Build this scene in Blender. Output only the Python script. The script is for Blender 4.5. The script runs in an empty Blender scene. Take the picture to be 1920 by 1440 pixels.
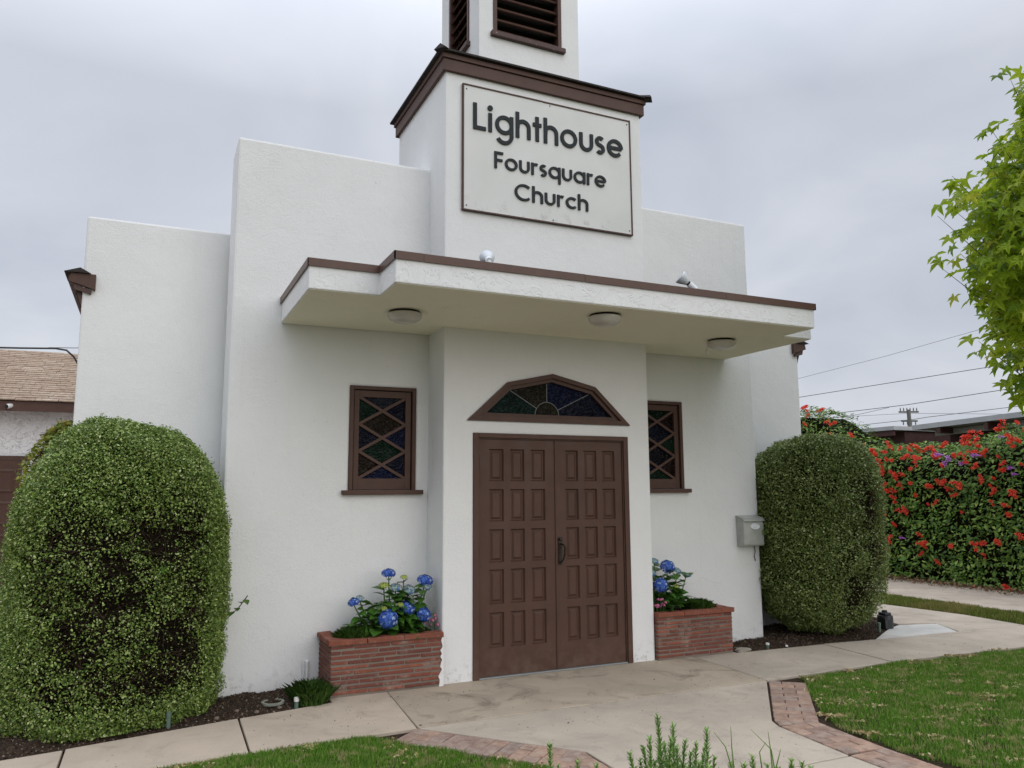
import bpy, bmesh, math, random
import numpy as np
from mathutils import Vector, Matrix
from mathutils.geometry import tessellate_polygon, delaunay_2d_cdt

random.seed(7); RNG = np.random.default_rng(11)
sc = bpy.context.scene
COL = sc.collection

# ------------------------------------------------------------------ camera
CAM = (-3.4402, -6.47, 1.6041); YAW, PIT, ROLL, FPX = 0.4345, 0.1366, -0.0055, 1465.87
fw = Vector((math.sin(YAW)*math.cos(PIT), math.cos(YAW)*math.cos(PIT), math.sin(PIT)))
rt = Vector((math.cos(YAW), -math.sin(YAW), 0)); up = rt.cross(fw)
r2 = rt*math.cos(ROLL)+up*math.sin(ROLL); u2 = -rt*math.sin(ROLL)+up*math.cos(ROLL)
cd = bpy.data.cameras.new('camera'); co = bpy.data.objects.new('camera', cd); COL.objects.link(co)
m = Matrix((r2, u2, -fw)).transposed().to_4x4(); m.translation = Vector(CAM); co.matrix_world = m
cd.sensor_width = 36; cd.lens = FPX/1920*36; cd.clip_start = .05; cd.clip_end = 2000
sc.camera = co

# ------------------------------------------------------------------ light
SUN_AZ, SUN_EL = math.radians(162), math.radians(22)      # azimuth clockwise from +y
w = bpy.data.worlds.new('World'); sc.world = w; w.use_nodes = True
nt = w.node_tree; nt.nodes.clear()
def N(t, ty, **k):
    n = t.nodes.new(ty)
    for a, b in k.items(): setattr(n, a, b)
    return n
out = N(nt, 'ShaderNodeOutputWorld'); bg = N(nt, 'ShaderNodeBackground'); bg.inputs[1].default_value = .1
sky = N(nt, 'ShaderNodeTexSky', sky_type='NISHITA'); sky.sun_disc = False
sky.sun_elevation = SUN_EL; sky.sun_rotation = SUN_AZ; sky.air_density = 1.2; sky.dust_density = 3
tc = N(nt, 'ShaderNodeTexCoord'); sep = N(nt, 'ShaderNodeSeparateXYZ'); nt.links.new(tc.outputs['Generated'], sep.inputs[0])
mx = N(nt, 'ShaderNodeMath', operation='MAXIMUM'); nt.links.new(sep.outputs[2], mx.inputs[0]); mx.inputs[1].default_value = 0
ad = N(nt, 'ShaderNodeMath', operation='ADD'); nt.links.new(mx.outputs[0], ad.inputs[0]); ad.inputs[1].default_value = .32
dv = N(nt, 'ShaderNodeVectorMath', operation='DIVIDE'); nt.links.new(tc.outputs['Generated'], dv.inputs[0])
cb = N(nt, 'ShaderNodeCombineXYZ')
for i in range(3): nt.links.new(ad.outputs[0], cb.inputs[i])
nt.links.new(cb.outputs[0], dv.inputs[1])
nz = N(nt, 'ShaderNodeTexNoise'); nz.inputs['Scale'].default_value = 1.9; nz.inputs['Detail'].default_value = 5
nz.inputs['Roughness'].default_value = .48; nz.inputs['Distortion'].default_value = .4
nt.links.new(dv.outputs[0], nz.inputs['Vector'])
rp = N(nt, 'ShaderNodeValToRGB'); e = rp.color_ramp.elements
e[0].position = .30; e[0].color = (4.95, 5.3, 6.1, 1)
e[1].position = .70; e[1].color = (6.75, 7.0, 7.6, 1)
nt.links.new(nz.outputs['Fac'], rp.inputs[0])
# an overcast sky is brighter overhead than at the horizon
zr = N(nt, 'ShaderNodeMapRange'); zr.inputs[1].default_value = .45; zr.inputs[2].default_value = 1.0
zr.inputs[3].default_value = 1.0; zr.inputs[4].default_value = 3.3; nt.links.new(sep.outputs[2], zr.inputs[0])
ml = N(nt, 'ShaderNodeVectorMath', operation='SCALE'); nt.links.new(rp.outputs[0], ml.inputs[0]); nt.links.new(zr.outputs[0], ml.inputs['Scale'])
mixs = N(nt, 'ShaderNodeMixRGB'); mixs.inputs[0].default_value = .92
nt.links.new(sky.outputs[0], mixs.inputs[1]); nt.links.new(ml.outputs[0], mixs.inputs[2])
nt.links.new(mixs.outputs[0], bg.inputs[0]); nt.links.new(bg.outputs[0], out.inputs[0])

sd = bpy.data.lights.new('sun', 'SUN'); sd.energy = .75; sd.angle = math.radians(55); sd.color = (1, .98, .95)
so = bpy.data.objects.new('sun', sd); COL.objects.link(so)
sdir = Vector((math.sin(SUN_AZ)*math.cos(SUN_EL), math.cos(SUN_AZ)*math.cos(SUN_EL), math.sin(SUN_EL)))
so.rotation_euler = sdir.to_track_quat('Z', 'Y').to_euler()

sc.view_settings.view_transform = 'Standard'; sc.view_settings.look = 'None'
sc.view_settings.exposure = 0.13; sc.view_settings.gamma = 1
sc.render.engine = 'CYCLES'
try:
    sc.cycles.use_denoising = True; sc.cycles.denoiser = 'OPENIMAGEDENOISE'
except Exception: pass
sc.cycles.max_bounces = 8; sc.cycles.diffuse_bounces = 5; sc.cycles.transparent_max_bounces = 4

# ------------------------------------------------------------------ object helpers
def mesh(name, v, f):
    me = bpy.data.meshes.new(name); me.from_pydata([tuple(p) for p in v], [], [tuple(q) for q in f]); me.update(); return me
def npmesh(name, V, F):
    """V (n,3) array, F (m,k) array of equal-sided faces"""
    me = bpy.data.meshes.new(name); V = np.asarray(V, np.float32); F = np.asarray(F, np.int32)
    me.vertices.add(len(V)); me.vertices.foreach_set('co', V.ravel())
    k = F.shape[1]; me.loops.add(F.size); me.loops.foreach_set('vertex_index', F.ravel())
    me.polygons.add(len(F)); me.polygons.foreach_set('loop_start', np.arange(0, F.size, k, dtype=np.int32))
    try: me.polygons.foreach_set('loop_total', np.full(len(F), k, np.int32))
    except Exception: pass
    me.update(calc_edges=True); return me
def wloc(o):
    l = Vector(o.location)
    while o.parent: o = o.parent; l = l+Vector(o.location)
    return l
def obj(name, me, mat=None, parent=None, loc=(0, 0, 0), rot=None, kind=None, bevel=0, smooth=False):
    o = bpy.data.objects.new(name, me); COL.objects.link(o)
    if mat is not None and me is not None and not me.materials: me.materials.append(mat)
    o.location = Vector(loc)
    if parent is not None: o.parent = parent; o.location = Vector(loc)-wloc(parent)
    if rot is not None: o.rotation_euler = rot
    if kind: o['kind'] = kind
    if bevel:
        b = o.modifiers.new('bevel', 'BEVEL'); b.width = bevel; b.segments = 2; b.limit_method = 'ANGLE'; b.angle_limit = math.radians(40)
    if smooth:
        for p in me.polygons: p.use_smooth = True
    return o
def thing(name, label, cat, loc=(0, 0, 0), group=None):
    o = bpy.data.objects.new(name, None); COL.objects.link(o); o.location = loc; o.empty_display_size = .1
    return tag(o, label, cat, group)
def tag(o, label, cat, group=None):
    o['label'] = label; o['category'] = cat
    if group: o['group'] = group
    return o

class MB:
    def __init__(s): s.v = []; s.f = []
    def add(s, v, f):
        b = len(s.v); s.v += [tuple(p) for p in v]; s.f += [tuple(b+i for i in q) for q in f]; return s
    def box(s, x0, x1, y0, y1, z0, z1):
        return s.add([(x0,y0,z0),(x1,y0,z0),(x1,y1,z0),(x0,y1,z0),(x0,y0,z1),(x1,y0,z1),(x1,y1,z1),(x0,y1,z1)],
                     [(0,3,2,1),(4,5,6,7),(0,1,5,4),(1,2,6,5),(2,3,7,6),(3,0,4,7)])
    def prism(s, poly, a0, a1, axis='z'):
        """extrude a 2D polygon; axis z: (x,y), axis y: (x,z), axis x: (y,z)"""
        n = len(poly)
        def P(p, a): return {'z': (p[0], p[1], a), 'y': (p[0], a, p[1]), 'x': (a, p[0], p[1])}[axis]
        v = [P(p, a0) for p in poly]+[P(p, a1) for p in poly]
        f = [(i, (i+1) % n, n+(i+1) % n, n+i) for i in range(n)]
        return s.add(v, f+[tuple(range(n))[::-1], tuple(range(n, 2*n))])
    def tube(s, pts, rad, n=6, cap=True):
        pts = [Vector(p) for p in pts]; rad = rad if isinstance(rad, (list, tuple)) else [rad]*len(pts)
        rings = []
        for i, p in enumerate(pts):
            d = (pts[min(i+1, len(pts)-1)]-pts[max(i-1, 0)]).normalized()
            a = d.orthogonal().normalized() if i == 0 else (pa-d*pa.dot(d)).normalized()
            pa = a; b = d.cross(a)
            rings.append([p+(a*math.cos(2*math.pi*k/n)+b*math.sin(2*math.pi*k/n))*rad[i] for k in range(n)])
        v = [q for r in rings for q in r]; f = []
        for i in range(len(pts)-1):
            for k in range(n): f.append((i*n+k, i*n+(k+1) % n, (i+1)*n+(k+1) % n, (i+1)*n+k))
        if cap: f += [tuple(range(n))[::-1], tuple(range((len(pts)-1)*n, len(pts)*n))]
        return s.add(v, f)
    def lathe(s, prof, n=20, loc=(0, 0, 0), axis=None):
        """prof: list of (radius, height)"""
        R = Matrix.Identity(3) if axis is None else Vector((0, 0, 1)).rotation_difference(Vector(axis)).to_matrix()
        L = Vector(loc); v = []
        for r, h in prof:
            for k in range(n):
                a = 2*math.pi*k/n; v.append(L+R @ Vector((r*math.cos(a), r*math.sin(a), h)))
        f = [(i*n+k, i*n+(k+1) % n, (i+1)*n+(k+1) % n, (i+1)*n+k) for i in range(len(prof)-1) for k in range(n)]
        f += [tuple(range(n))[::-1], tuple(range((len(prof)-1)*n, len(prof)*n))]
        return s.add(v, f)
    def me(s, name): return fixn(mesh(name, s.v, s.f))
    def build(s, name, mat=None, parent=None, **k): return obj(name, s.me(name), mat, parent, **k)
def fixn(me, merge=0):
    bm = bmesh.new(); bm.from_mesh(me)
    if merge: bmesh.ops.remove_doubles(bm, verts=bm.verts, dist=merge)
    bmesh.ops.recalc_face_normals(bm, faces=bm.faces); bm.to_mesh(me); bm.free(); return me
def box(name, x0, x1, y0, y1, z0, z1, mat, parent=None, **k):
    return MB().box(x0, x1, y0, y1, z0, z1).build(name, mat, parent, **k)

def wall_mesh(name, outer, holes, y0, y1, reveal=None):
    """vertical wall facing -y: outer polygon and holes in (x,z); holes run to y0+reveal (or through)"""
    loops = [outer]+holes; flat = [p for l in loops for p in l]
    tris = tessellate_polygon([[Vector((p[0], p[1], 0)) for p in l] for l in loops])
    mb = MB(); n = len(flat)
    mb.add([(p[0], y0, p[1]) for p in flat], tris)
    thr = reveal is None
    yr = y1 if thr else y0+reveal
    if thr: mb.add([(p[0], y1, p[1]) for p in flat], tris)
    else: mb.add([(p[0], y1, p[1]) for p in outer], [tuple(range(len(outer)))])
    for li, l in enumerate(loops):
        ye = y1 if (li == 0) else yr
        for i in range(len(l)):
            a, b = l[i], l[(i+1) % len(l)]
            mb.add([(a[0], y0, a[1]), (b[0], y0, b[1]), (b[0], ye, b[1]), (a[0], ye, a[1])], [(0, 1, 2, 3)])
    return fixn(mesh(name, mb.v, mb.f), 1e-5)

def snoise(P, seed, freq=1., n=6):
    """cheap smooth vector noise: a sum of sines, about -1..1"""
    r = np.random.default_rng(seed); s = np.zeros(len(P))
    for i in range(n):
        k = r.normal(size=3)*freq*(1+.5*i); s += np.sin(P @ k+r.uniform(0, 6.28))/(1+.35*i)
    return s/2.2

def inside(poly, X, Y):
    r = np.zeros(len(X), bool); n = len(poly)
    for i in range(n):
        x0, y0 = poly[i]; x1, y1 = poly[(i+1) % n]
        if y0 == y1: continue
        c = ((y0 > Y) != (y1 > Y)) & (X < (x1-x0)*(Y-y0)/(y1-y0)+x0); r ^= c
    return r
def polydist(poly, X, Y, closed=True):
    d = np.full(len(X), 1e9); n = len(poly)
    for i in range(n if closed else n-1):
        a = np.array(poly[i]); b = np.array(poly[(i+1) % n]); ab = b-a; L = (ab**2).sum()+1e-12
        t = np.clip(((X-a[0])*ab[0]+(Y-a[1])*ab[1])/L, 0, 1)
        d = np.minimum(d, np.hypot(X-a[0]-t*ab[0], Y-a[1]-t*ab[1]))
    return d
def sheet(name, poly, step, zf, mat, region=None, **k):
    """a ground sheet over a polygon, triangulated with relief; region limits the fine points"""
    xs = [p[0] for p in poly]; ys = [p[1] for p in poly]
    if region: bx = (max(min(xs), region[0]), min(max(xs), region[1]), max(min(ys), region[2]), min(max(ys), region[3]))
    else: bx = (min(xs), max(xs), min(ys), max(ys))
    gx, gy = np.meshgrid(np.arange(bx[0], bx[1], step), np.arange(bx[2], bx[3], step))
    X = gx.ravel()+RNG.uniform(-.3, .3, gx.size)*step; Y = gy.ravel()+RNG.uniform(-.3, .3, gy.size)*step
    ok = inside(poly, X, Y) & (polydist(poly, X, Y) > step*.4); X, Y = X[ok], Y[ok]
    pts = [Vector(p) for p in poly]+[Vector((a, b)) for a, b in zip(X, Y)]
    n = len(poly); res = delaunay_2d_cdt(pts, [(i, (i+1) % n) for i in range(n)], [list(range(n))], 1, 1e-6)
    V = np.array([(p[0], p[1], 0) for p in res[0]]); D = polydist(poly, V[:, 0], V[:, 1])
    V[:, 2] = zf(V, D)
    o = obj(name, fixn(mesh(name, V, res[2])), mat, **k)
    for p in o.data.polygons: p.use_smooth = True
    return o

# ------------------------------------------------------------------ materials
MATS = {}
def newmat(name):
    ma = bpy.data.materials.new(name); ma.use_nodes = True; t = ma.node_tree; t.nodes.clear()
    o = N(t, 'ShaderNodeOutputMaterial'); b = N(t, 'ShaderNodeBsdfPrincipled'); t.links.new(b.outputs[0], o.inputs[0])
    MATS[name] = ma
    return ma, t, b, o
def coord(t, which='Object', scale=None):
    c = N(t, 'ShaderNodeTexCoord'); s = c.outputs[which]
    if scale:
        mp = N(t, 'ShaderNodeMapping'); mp.inputs['Scale'].default_value = scale; t.links.new(s, mp.inputs[0]); s = mp.outputs[0]
    return s
def noise(t, vec, scale, detail=4, rough=.55, dist=0):
    n = N(t, 'ShaderNodeTexNoise'); n.inputs['Scale'].default_value = scale; n.inputs['Detail'].default_value = detail
    n.inputs['Roughness'].default_value = rough; n.inputs['Distortion'].default_value = dist
    if vec is not None: t.links.new(vec, n.inputs['Vector'])
    return n.outputs['Fac']
def ramp(t, fac, stops, interp='LINEAR'):
    r = N(t, 'ShaderNodeValToRGB'); r.color_ramp.interpolation = interp; e = r.color_ramp.elements
    while len(e) < len(stops): e.new(.5)
    for el, (p, c) in zip(e, stops): el.position = p; el.color = (*c, 1) if isinstance(c, tuple) else (c, c, c, 1)
    t.links.new(fac, r.inputs[0]); return r.outputs[0]
def mixc(t, fac, a, b, blend='MIX'):
    m_ = N(t, 'ShaderNodeMixRGB', blend_type=blend)
    for i, s in ((0, fac), (1, a), (2, b)):
        if isinstance(s, (int, float)): m_.inputs[i].default_value = s
        elif isinstance(s, tuple): m_.inputs[i].default_value = (*s, 1)
        else: t.links.new(s, m_.inputs[i])
    return m_.outputs[0]
def bump(t, b, h, strength, dist, prev=None):
    n = N(t, 'ShaderNodeBump'); n.inputs['Strength'].default_value = strength; n.inputs['Distance'].default_value = dist
    t.links.new(h, n.inputs['Height'])
    if prev is not None: t.links.new(prev, n.inputs['Normal'])
    t.links.new(n.outputs[0], b.inputs['Normal']); return n.outputs[0]
def math_(t, op, a, b=None):
    n = N(t, 'ShaderNodeMath', operation=op)
    for i, s in enumerate((a, b)):
        if s is None: continue
        if isinstance(s, (int, float)): n.inputs[i].default_value = s
        else: t.links.new(s, n.inputs[i])
    return n.outputs[0]
def scl(c, k): return tuple(min(1, x*k) for x in c)
def plain(name, c, rough=.6, var=.12, vs=6., bs=0, bd=.001, bscale=60, metal=0, spec=.5):
    ma, t, b, o = newmat(name); v = coord(t)
    t.links.new(ramp(t, noise(t, v, vs), [(.3, scl(c, 1-var)), (.7, scl(c, 1+var))]), b.inputs['Base Color'])
    b.inputs['Roughness'].default_value = rough; b.inputs['Metallic'].default_value = metal; b.inputs['Specular IOR Level'].default_value = spec
    if bs: bump(t, b, noise(t, v, bscale, 3), bs, bd)
    return ma
WHITE = (.80, .80, .79)
def stucco(name, fine=1., lace=0., WHITE=WHITE):
    ma, t, b, o = newmat(name); v = coord(t)
    big = noise(t, v, 1.3, 5, .6)
    col = ramp(t, big, [(.3, scl(WHITE, .955)), (.7, WHITE)])
    # faint vertical rain streaks and grime near the ground
    st = noise(t, coord(t, 'Object', (9, 9, .5)), 1.5, 4, .6)
    col = mixc(t, ramp(t, st, [(.56, 0.), (.8, .16)]), col, (.62, .61, .57))
    sp = N(t, 'ShaderNodeSeparateXYZ'); t.links.new(v, sp.inputs[0])
    gz = N(t, 'ShaderNodeMapRange'); gz.inputs[1].default_value = .0; gz.inputs[2].default_value = .22; gz.inputs[3].default_value = 1; gz.inputs[4].default_value = 0
    t.links.new(sp.outputs[2], gz.inputs[0])
    dirt = math_(t, 'MULTIPLY', gz.outputs[0], ramp(t, noise(t, v, 14, 5, .7), [(.52, 0.), (.68, .7)]))
    col = mixc(t, dirt, col, (.30, .27, .22))
    pits = ramp(t, noise(t, v, 34, 2, .5), [(.73, 0.), (.76, .35)])
    col = mixc(t, pits, col, (.5, .49, .46))
    t.links.new(col, b.inputs['Base Color']); b.inputs['Roughness'].default_value = .92; b.inputs['Specular IOR Level'].default_value = .2
    n1 = bump(t, b, noise(t, v, 2.6, 3, .5), .35, .03)
    rough_ = ramp(t, noise(t, v, 1.1, 3, .6), [(.35, .35), (.65, 1.)])
    fh = mixc(t, rough_, (.5, .5, .5), noise(t, v, 85, 3, .65, .2))
    n2 = bump(t, b, fh, .8*fine, .006, n1)
    n3 = bump(t, b, noise(t, v, 15, 3, .5, 1.), .16*fine, .012, n2)
    crk = N(t, 'ShaderNodeTexVoronoi', feature='DISTANCE_TO_EDGE'); crk.inputs['Scale'].default_value = .55
    wv = N(t, 'ShaderNodeTexNoise'); wv.inputs['Scale'].default_value = 2.2; wv.inputs['Detail'].default_value = 6; t.links.new(v, wv.inputs['Vector'])
    wa = N(t, 'ShaderNodeVectorMath', operation='MULTIPLY_ADD'); wa.inputs[1].default_value = (.7, .7, .7); t.links.new(wv.outputs['Color'], wa.inputs[0]); t.links.new(v, wa.inputs[2]); t.links.new(wa.outputs[0], crk.inputs['Vector'])
    cm_ = math_(t, 'MULTIPLY', ramp(t, crk.outputs['Distance'], [(.0, 1.), (.0035, 0.)]), ramp(t, noise(t, v, .9, 2), [(.58, 0.), (.68, .14)]))
    t.links.new(mixc(t, cm_, col, (.42, .41, .39)), b.inputs['Base Color'])
    if lace:
        f = noise(t, v, 9, 3, .6, 1.4); msk = noise(t, v, 5, 2)
        plate = ramp(t, f, [(.50, 0.), (.525, 1.)])
        plate = mixc(t, ramp(t, msk, [(.35, 1.), (.6, .25)]), (0., 0., 0.), plate)
        bump(t, b, plate, lace, .012, n2)
    return ma
M_ST = stucco('white_stucco'); M_LACE = stucco('lace_stucco', .5, .45)
BROWN = (.086, .044, .032)
def paint(name, c, rough=.5, wear=.0):
    ma, t, b, o = newmat(name); v = coord(t)
    col = ramp(t, noise(t, v, 7, 5, .65), [(.3, scl(c, .86)), (.72, scl(c, 1.12))])
    col = mixc(t, ramp(t, noise(t, coord(t, 'Object', (1, 1, .25)), 55, 3), [(.6, 0.), (.8, .25)]), col, scl(c, 1.5))
    if wear: col = mixc(t, ramp(t, noise(t, v, 24, 5, .7), [(.64, 0.), (.68, wear)]), col, (.55, .53, .5))
    t.links.new(col, b.inputs['Base Color']); b.inputs['Roughness'].default_value = rough
    b.inputs['Specular IOR Level'].default_value = .3
    bump(t, b, noise(t, coord(t, 'Object', (1, 1, .2)), 70, 3), .25, .0015)
    return ma
def doorpaint():
    ma, t, b, o = newmat('brown_door_paint'); v = coord(t); c = (.082, .041, .028)
    gr = noise(t, coord(t, 'Object', (1, 1, .06)), 90, 4, .6)
    col = ramp(t, noise(t, v, 3, 5, .6), [(.3, scl(c, .88)), (.7, scl(c, 1.12))])
    col = mixc(t, ramp(t, gr, [(.55, 0.), (.75, .3)]), col, scl(c, .6))
    sp = N(t, 'ShaderNodeSeparateXYZ'); t.links.new(v, sp.inputs[0])
    gz = N(t, 'ShaderNodeMapRange'); gz.inputs[1].default_value = .0; gz.inputs[2].default_value = .35; gz.inputs[3].default_value = 1; gz.inputs[4].default_value = 0; t.links.new(sp.outputs[2], gz.inputs[0])
    col = mixc(t, math_(t, 'MULTIPLY', gz.outputs[0], ramp(t, noise(t, v, 9, 5, .7), [(.42, 0.), (.7, .55)])), col, (.16, .11, .08))
    col = mixc(t, ramp(t, noise(t, v, 60, 3, .6), [(.72, 0.), (.76, .4)]), col, (.17, .12, .09))
    t.links.new(col, b.inputs['Base Color']); t.links.new(ramp(t, noise(t, v, 5, 4), [(.3, .42), (.7, .62)]), b.inputs['Roughness']); b.inputs['Specular IOR Level'].default_value = .3
    bump(t, b, gr, .35, .0015); return ma
M_BR = paint('brown_trim_paint', BROWN, .55); M_DOOR = doorpaint()
M_BRW = paint('worn_brown_paint', (.085, .05, .043), .6, .75); M_DRIP = paint('brown_metal_drip', (.10, .054, .041), .4)
M_ROOFD = plain('dark_roofing', (.03, .024, .022), .9, .4, 20, .6, .004, 80)
def glass(name, c):
    ma, t, b, o = newmat(name); v = coord(t)
    t.links.new(ramp(t, noise(t, v, 9, 3), [(.3, scl(c, .35)), (.7, scl(c, .85))]), b.inputs['Base Color'])
    b.inputs['Roughness'].default_value = .26; b.inputs['Specular IOR Level'].default_value = .09
    vo = N(t, 'ShaderNodeTexVoronoi', feature='SMOOTH_F1'); vo.inputs['Scale'].default_value = 44
    mp = N(t, 'ShaderNodeMapping'); mp.inputs['Scale'].default_value = (1, 1, 1.5); t.links.new(v, mp.inputs[0])
    nd = N(t, 'ShaderNodeTexNoise'); nd.inputs['Scale'].default_value = 9; t.links.new(mp.outputs[0], nd.inputs['Vector'])
    mxv = N(t, 'ShaderNodeVectorMath', operation='MULTIPLY_ADD'); mxv.inputs[1].default_value = (.06, .06, .06)
    t.links.new(nd.outputs['Color'], mxv.inputs[0]); t.links.new(mp.outputs[0], mxv.inputs[2]); t.links.new(mxv.outputs[0], vo.inputs['Vector'])
    bump(t, b, vo.outputs['Distance'], .6, .02)
    return ma
GL = {k: glass('stained_glass_'+k, c) for k, c in dict(green=(.004, .020, .010), navy=(.006, .008, .022), blue=(.005, .009, .040), brown=(.022, .014, .008),
      grey=(.022, .026, .038), maroon=(.014, .005, .004), olive=(.018, .016, .008), teal=(.004, .020, .016), violet=(.006, .005, .010)).items()}
M_CAME = plain('lead_came', (.25, .26, .26), .5, .1, metal=.3)
M_INT = plain('dark_interior', (.012, .01, .009), .9)
def concrete(name, c, spk=.5, stain=(.16, .13, .10), sa=.6, seed=0, bs=.3):
    ma, t, b, o = newmat(name); v = coord(t)
    mp = N(t, 'ShaderNodeMapping'); mp.inputs['Location'].default_value = (seed*3.1, seed*1.7, 0); t.links.new(v, mp.inputs[0]); v = mp.outputs[0]
    col = ramp(t, noise(t, v, 1.6, 6, .62, .5), [(.28, scl(c, .8)), (.72, scl(c, 1.13))])
    col = mixc(t, ramp(t, noise(t, v, 2.3, 6, .68, 1.1), [(.52, 0.), (.72, sa)]), col, stain)
    col = mixc(t, ramp(t, noise(t, v, 190, 2, .6), [(.58, 0.), (.68, spk)]), col, scl(c, .45))
    col = mixc(t, ramp(t, noise(t, v, 150, 2, .6), [(.66, 0.), (.74, spk*.8)]), col, scl(c, 1.7))
    # bits of dark debris
    vo = N(t, 'ShaderNodeTexVoronoi'); vo.inputs['Scale'].default_value = 16; t.links.new(v, vo.inputs['Vector'])
    cl = noise(t, v, 3.1, 3)
    deb = math_(t, 'MULTIPLY', ramp(t, vo.outputs['Distance'], [(.09, .8), (.13, 0.)]), ramp(t, cl, [(.5, 0.), (.62, 1.)]))
    col = mixc(t, deb, col, (.06, .045, .035))
    t.links.new(col, b.inputs['Base Color']); b.inputs['Roughness'].default_value = .9; b.inputs['Specular IOR Level'].default_value = .25
    n1 = bump(t, b, noise(t, v, 4, 4), .2, .01); bump(t, b, noise(t, v, 170, 3, .7), bs, .003, n1)
    return ma
M_CON_A = concrete('old_tan_concrete', (.52, .43, .335), .35, (.30, .235, .175), .6, 1)
M_CON_B = concrete('landing_concrete', (.45, .375, .285), .6, (.14, .11, .08), .75, 2, .6)
M_CON_C = concrete('grey_walk_concrete', (.49, .42, .335), .4, (.25, .215, .175), .45, 3)
M_CON_D = concrete('side_walk_concrete', (.47, .405, .325), .35, (.2, .165, .13), .5, 4)
M_CON_E = concrete('pale_patch_concrete', (.56, .54, .50), .25, (.3, .28, .25), .4, 5)
M_CON_P = concrete('pink_drive_concrete', (.44, .33, .275), .3, (.25, .2, .17), .5, 6)
def brickmat(name, stops, rnd=True, wear=.5, bs=.5):
    ma, t, b, o = newmat(name); v = coord(t)
    oi = N(t, 'ShaderNodeObjectInfo')
    col = ramp(t, oi.outputs['Random'], stops)
    av = N(t, 'ShaderNodeVectorMath', operation='ADD'); t.links.new(v, av.inputs[0]); t.links.new(oi.outputs['Location'], av.inputs[1]); v = av.outputs[0]
    col = mixc(t, ramp(t, noise(t, v, 12, 5, .65), [(.35, .55), (.65, 0.)]), col, (.13, .055, .04))
    col = mixc(t, ramp(t, noise(t, v, 90, 3, .6), [(.6, 0.), (.72, wear)]), col, (.50, .40, .34))
    col = mixc(t, ramp(t, noise(t, v, 6, 6, .75), [(.54, 0.), (.68, wear*1.2)]), col, (.30, .265, .22))
    t.links.new(col, b.inputs['Base Color']); b.inputs['Roughness'].default_value = .88; b.inputs['Specular IOR Level'].default_value = .25
    bump(t, b, noise(t, v, 120, 4, .7), bs, .003)
    return ma
M_BRICK = brickmat('red_brick', [(0, (.15, .052, .040)), (.35, (.19, .060, .043)), (.7, (.235, .072, .048)), (.95, (.30, .095, .058))])
M_CAP = brickmat('cap_brick', [(0, (.24, .075, .045)), (1, (.32, .105, .06))], wear=.35)
M_PAVE = brickmat('pink_paver', [(0, (.33, .25, .20)), (.3, (.43, .30, .225)), (.6, (.50, .34, .25)), (.85, (.36, .29, .24)), (1, (.47, .35, .27))], wear=.35)
M_MORT = concrete('mortar', (.22, .185, .15), .4, (.13, .11, .09), .6, 7, .8)
def soilmat(name, c, k=1.):
    ma, t, b, o = newmat(name); v = coord(t)
    col = ramp(t, noise(t, v, 26, 6, .75), [(.3, scl(c, .45)), (.55, c), (.8, scl(c, 1.9))])
    col = mixc(t, ramp(t, noise(t, v, 75, 2), [(.70, 0.), (.74, .7)]), col, scl(c, 3.8))
    t.links.new(col, b.inputs['Base Color']); b.inputs['Roughness'].default_value = .97; b.inputs['Specular IOR Level'].default_value = .1
    bump(t, b, noise(t, v, 55, 5, .75), 1., .03*k)
    return ma
M_SOIL = soilmat('dark_soil', (.075, .052, .037)); M_TURF = soilmat('turf_soil', (.07, .06, .03))
M_GRAV = concrete('gravel_drive', (.50, .425, .34), .9, (.28, .23, .18), .5, 8, 1.)
M_TERR = plain('terrain_ground', (.10, .105, .05), .95, .3, 2, .5, .02, 20)
def leafmat(name, stops, trans=.25, rough=.45, spec=.35, patch=None):
    ma, t, b, o = newmat(name)
    g_ = N(t, 'ShaderNodeNewGeometry'); col = ramp(t, g_.outputs['Random Per Island'], stops)
    if patch:
        v = coord(t); f = noise(t, v, patch[0], 4, .6, .6); col = mixc(t, ramp(t, f, [(patch[1], 0.), (patch[2], patch[4])]), col, patch[3])
    t.links.new(col, b.inputs['Base Color']); b.inputs['Roughness'].default_value = rough; b.inputs['Specular IOR Level'].default_value = spec
    if trans:
        tr = N(t, 'ShaderNodeBsdfTranslucent'); t.links.new(mixc(t, .5, col, (.30, .40, .04), 'SCREEN') if False else col, tr.inputs[0])
        mxs = N(t, 'ShaderNodeMixShader'); mxs.inputs[0].default_value = trans
        t.links.new(b.outputs[0], mxs.inputs[1]); t.links.new(tr.outputs[0], mxs.inputs[2]); t.links.new(mxs.outputs[0], o.inputs[0])
    return ma
M_BUSH = leafmat('clipped_bush_leaf', [(0, (.055, .10, .018)), (.35, (.14, .22, .04)), (.65, (.25, .36, .07)), (.88, (.40, .49, .15)), (1, (.55, .60, .30))], .22, .35)
M_BUSHR = leafmat('right_bush_leaf', [(0, (.05, .09, .018)), (.4, (.14, .20, .042)), (.75, (.29, .36, .10)), (1, (.50, .55, .26))], .22, .35)
M_YBUSH = leafmat('yellow_green_leaf', [(0, (.10, .16, .02)), (.5, (.2, .25, .03)), (.85, (.36, .35, .05)), (1, (.38, .22, .05))], .25)
M_TWIG = leafmat('dry_twigs', [(0, (.02, .013, .009)), (.6, (.05, .033, .022)), (.95, (.10, .07, .05)), (1, (.18, .14, .11))], 0, .9, .1)
M_BARK = plain('grey_bark', (.16, .13, .10), .9, .35, 14, .8, .01, 40)
M_CORE = plain('bush_shade_core', (.010, .008, .005), 1., .4, 12, 1., .03, 30, spec=.05)  # near-black colour stands in for shade inside the bushes and hedge
M_GRASS = leafmat('lawn_grass', [(0, (.08, .20, .02)), (.4, (.13, .29, .03)), (.8, (.21, .38, .05)), (1, (.42, .46, .16))], .25, .6, .2,
                  (9., .54, .62, (.54, .46, .22), .7))
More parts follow.
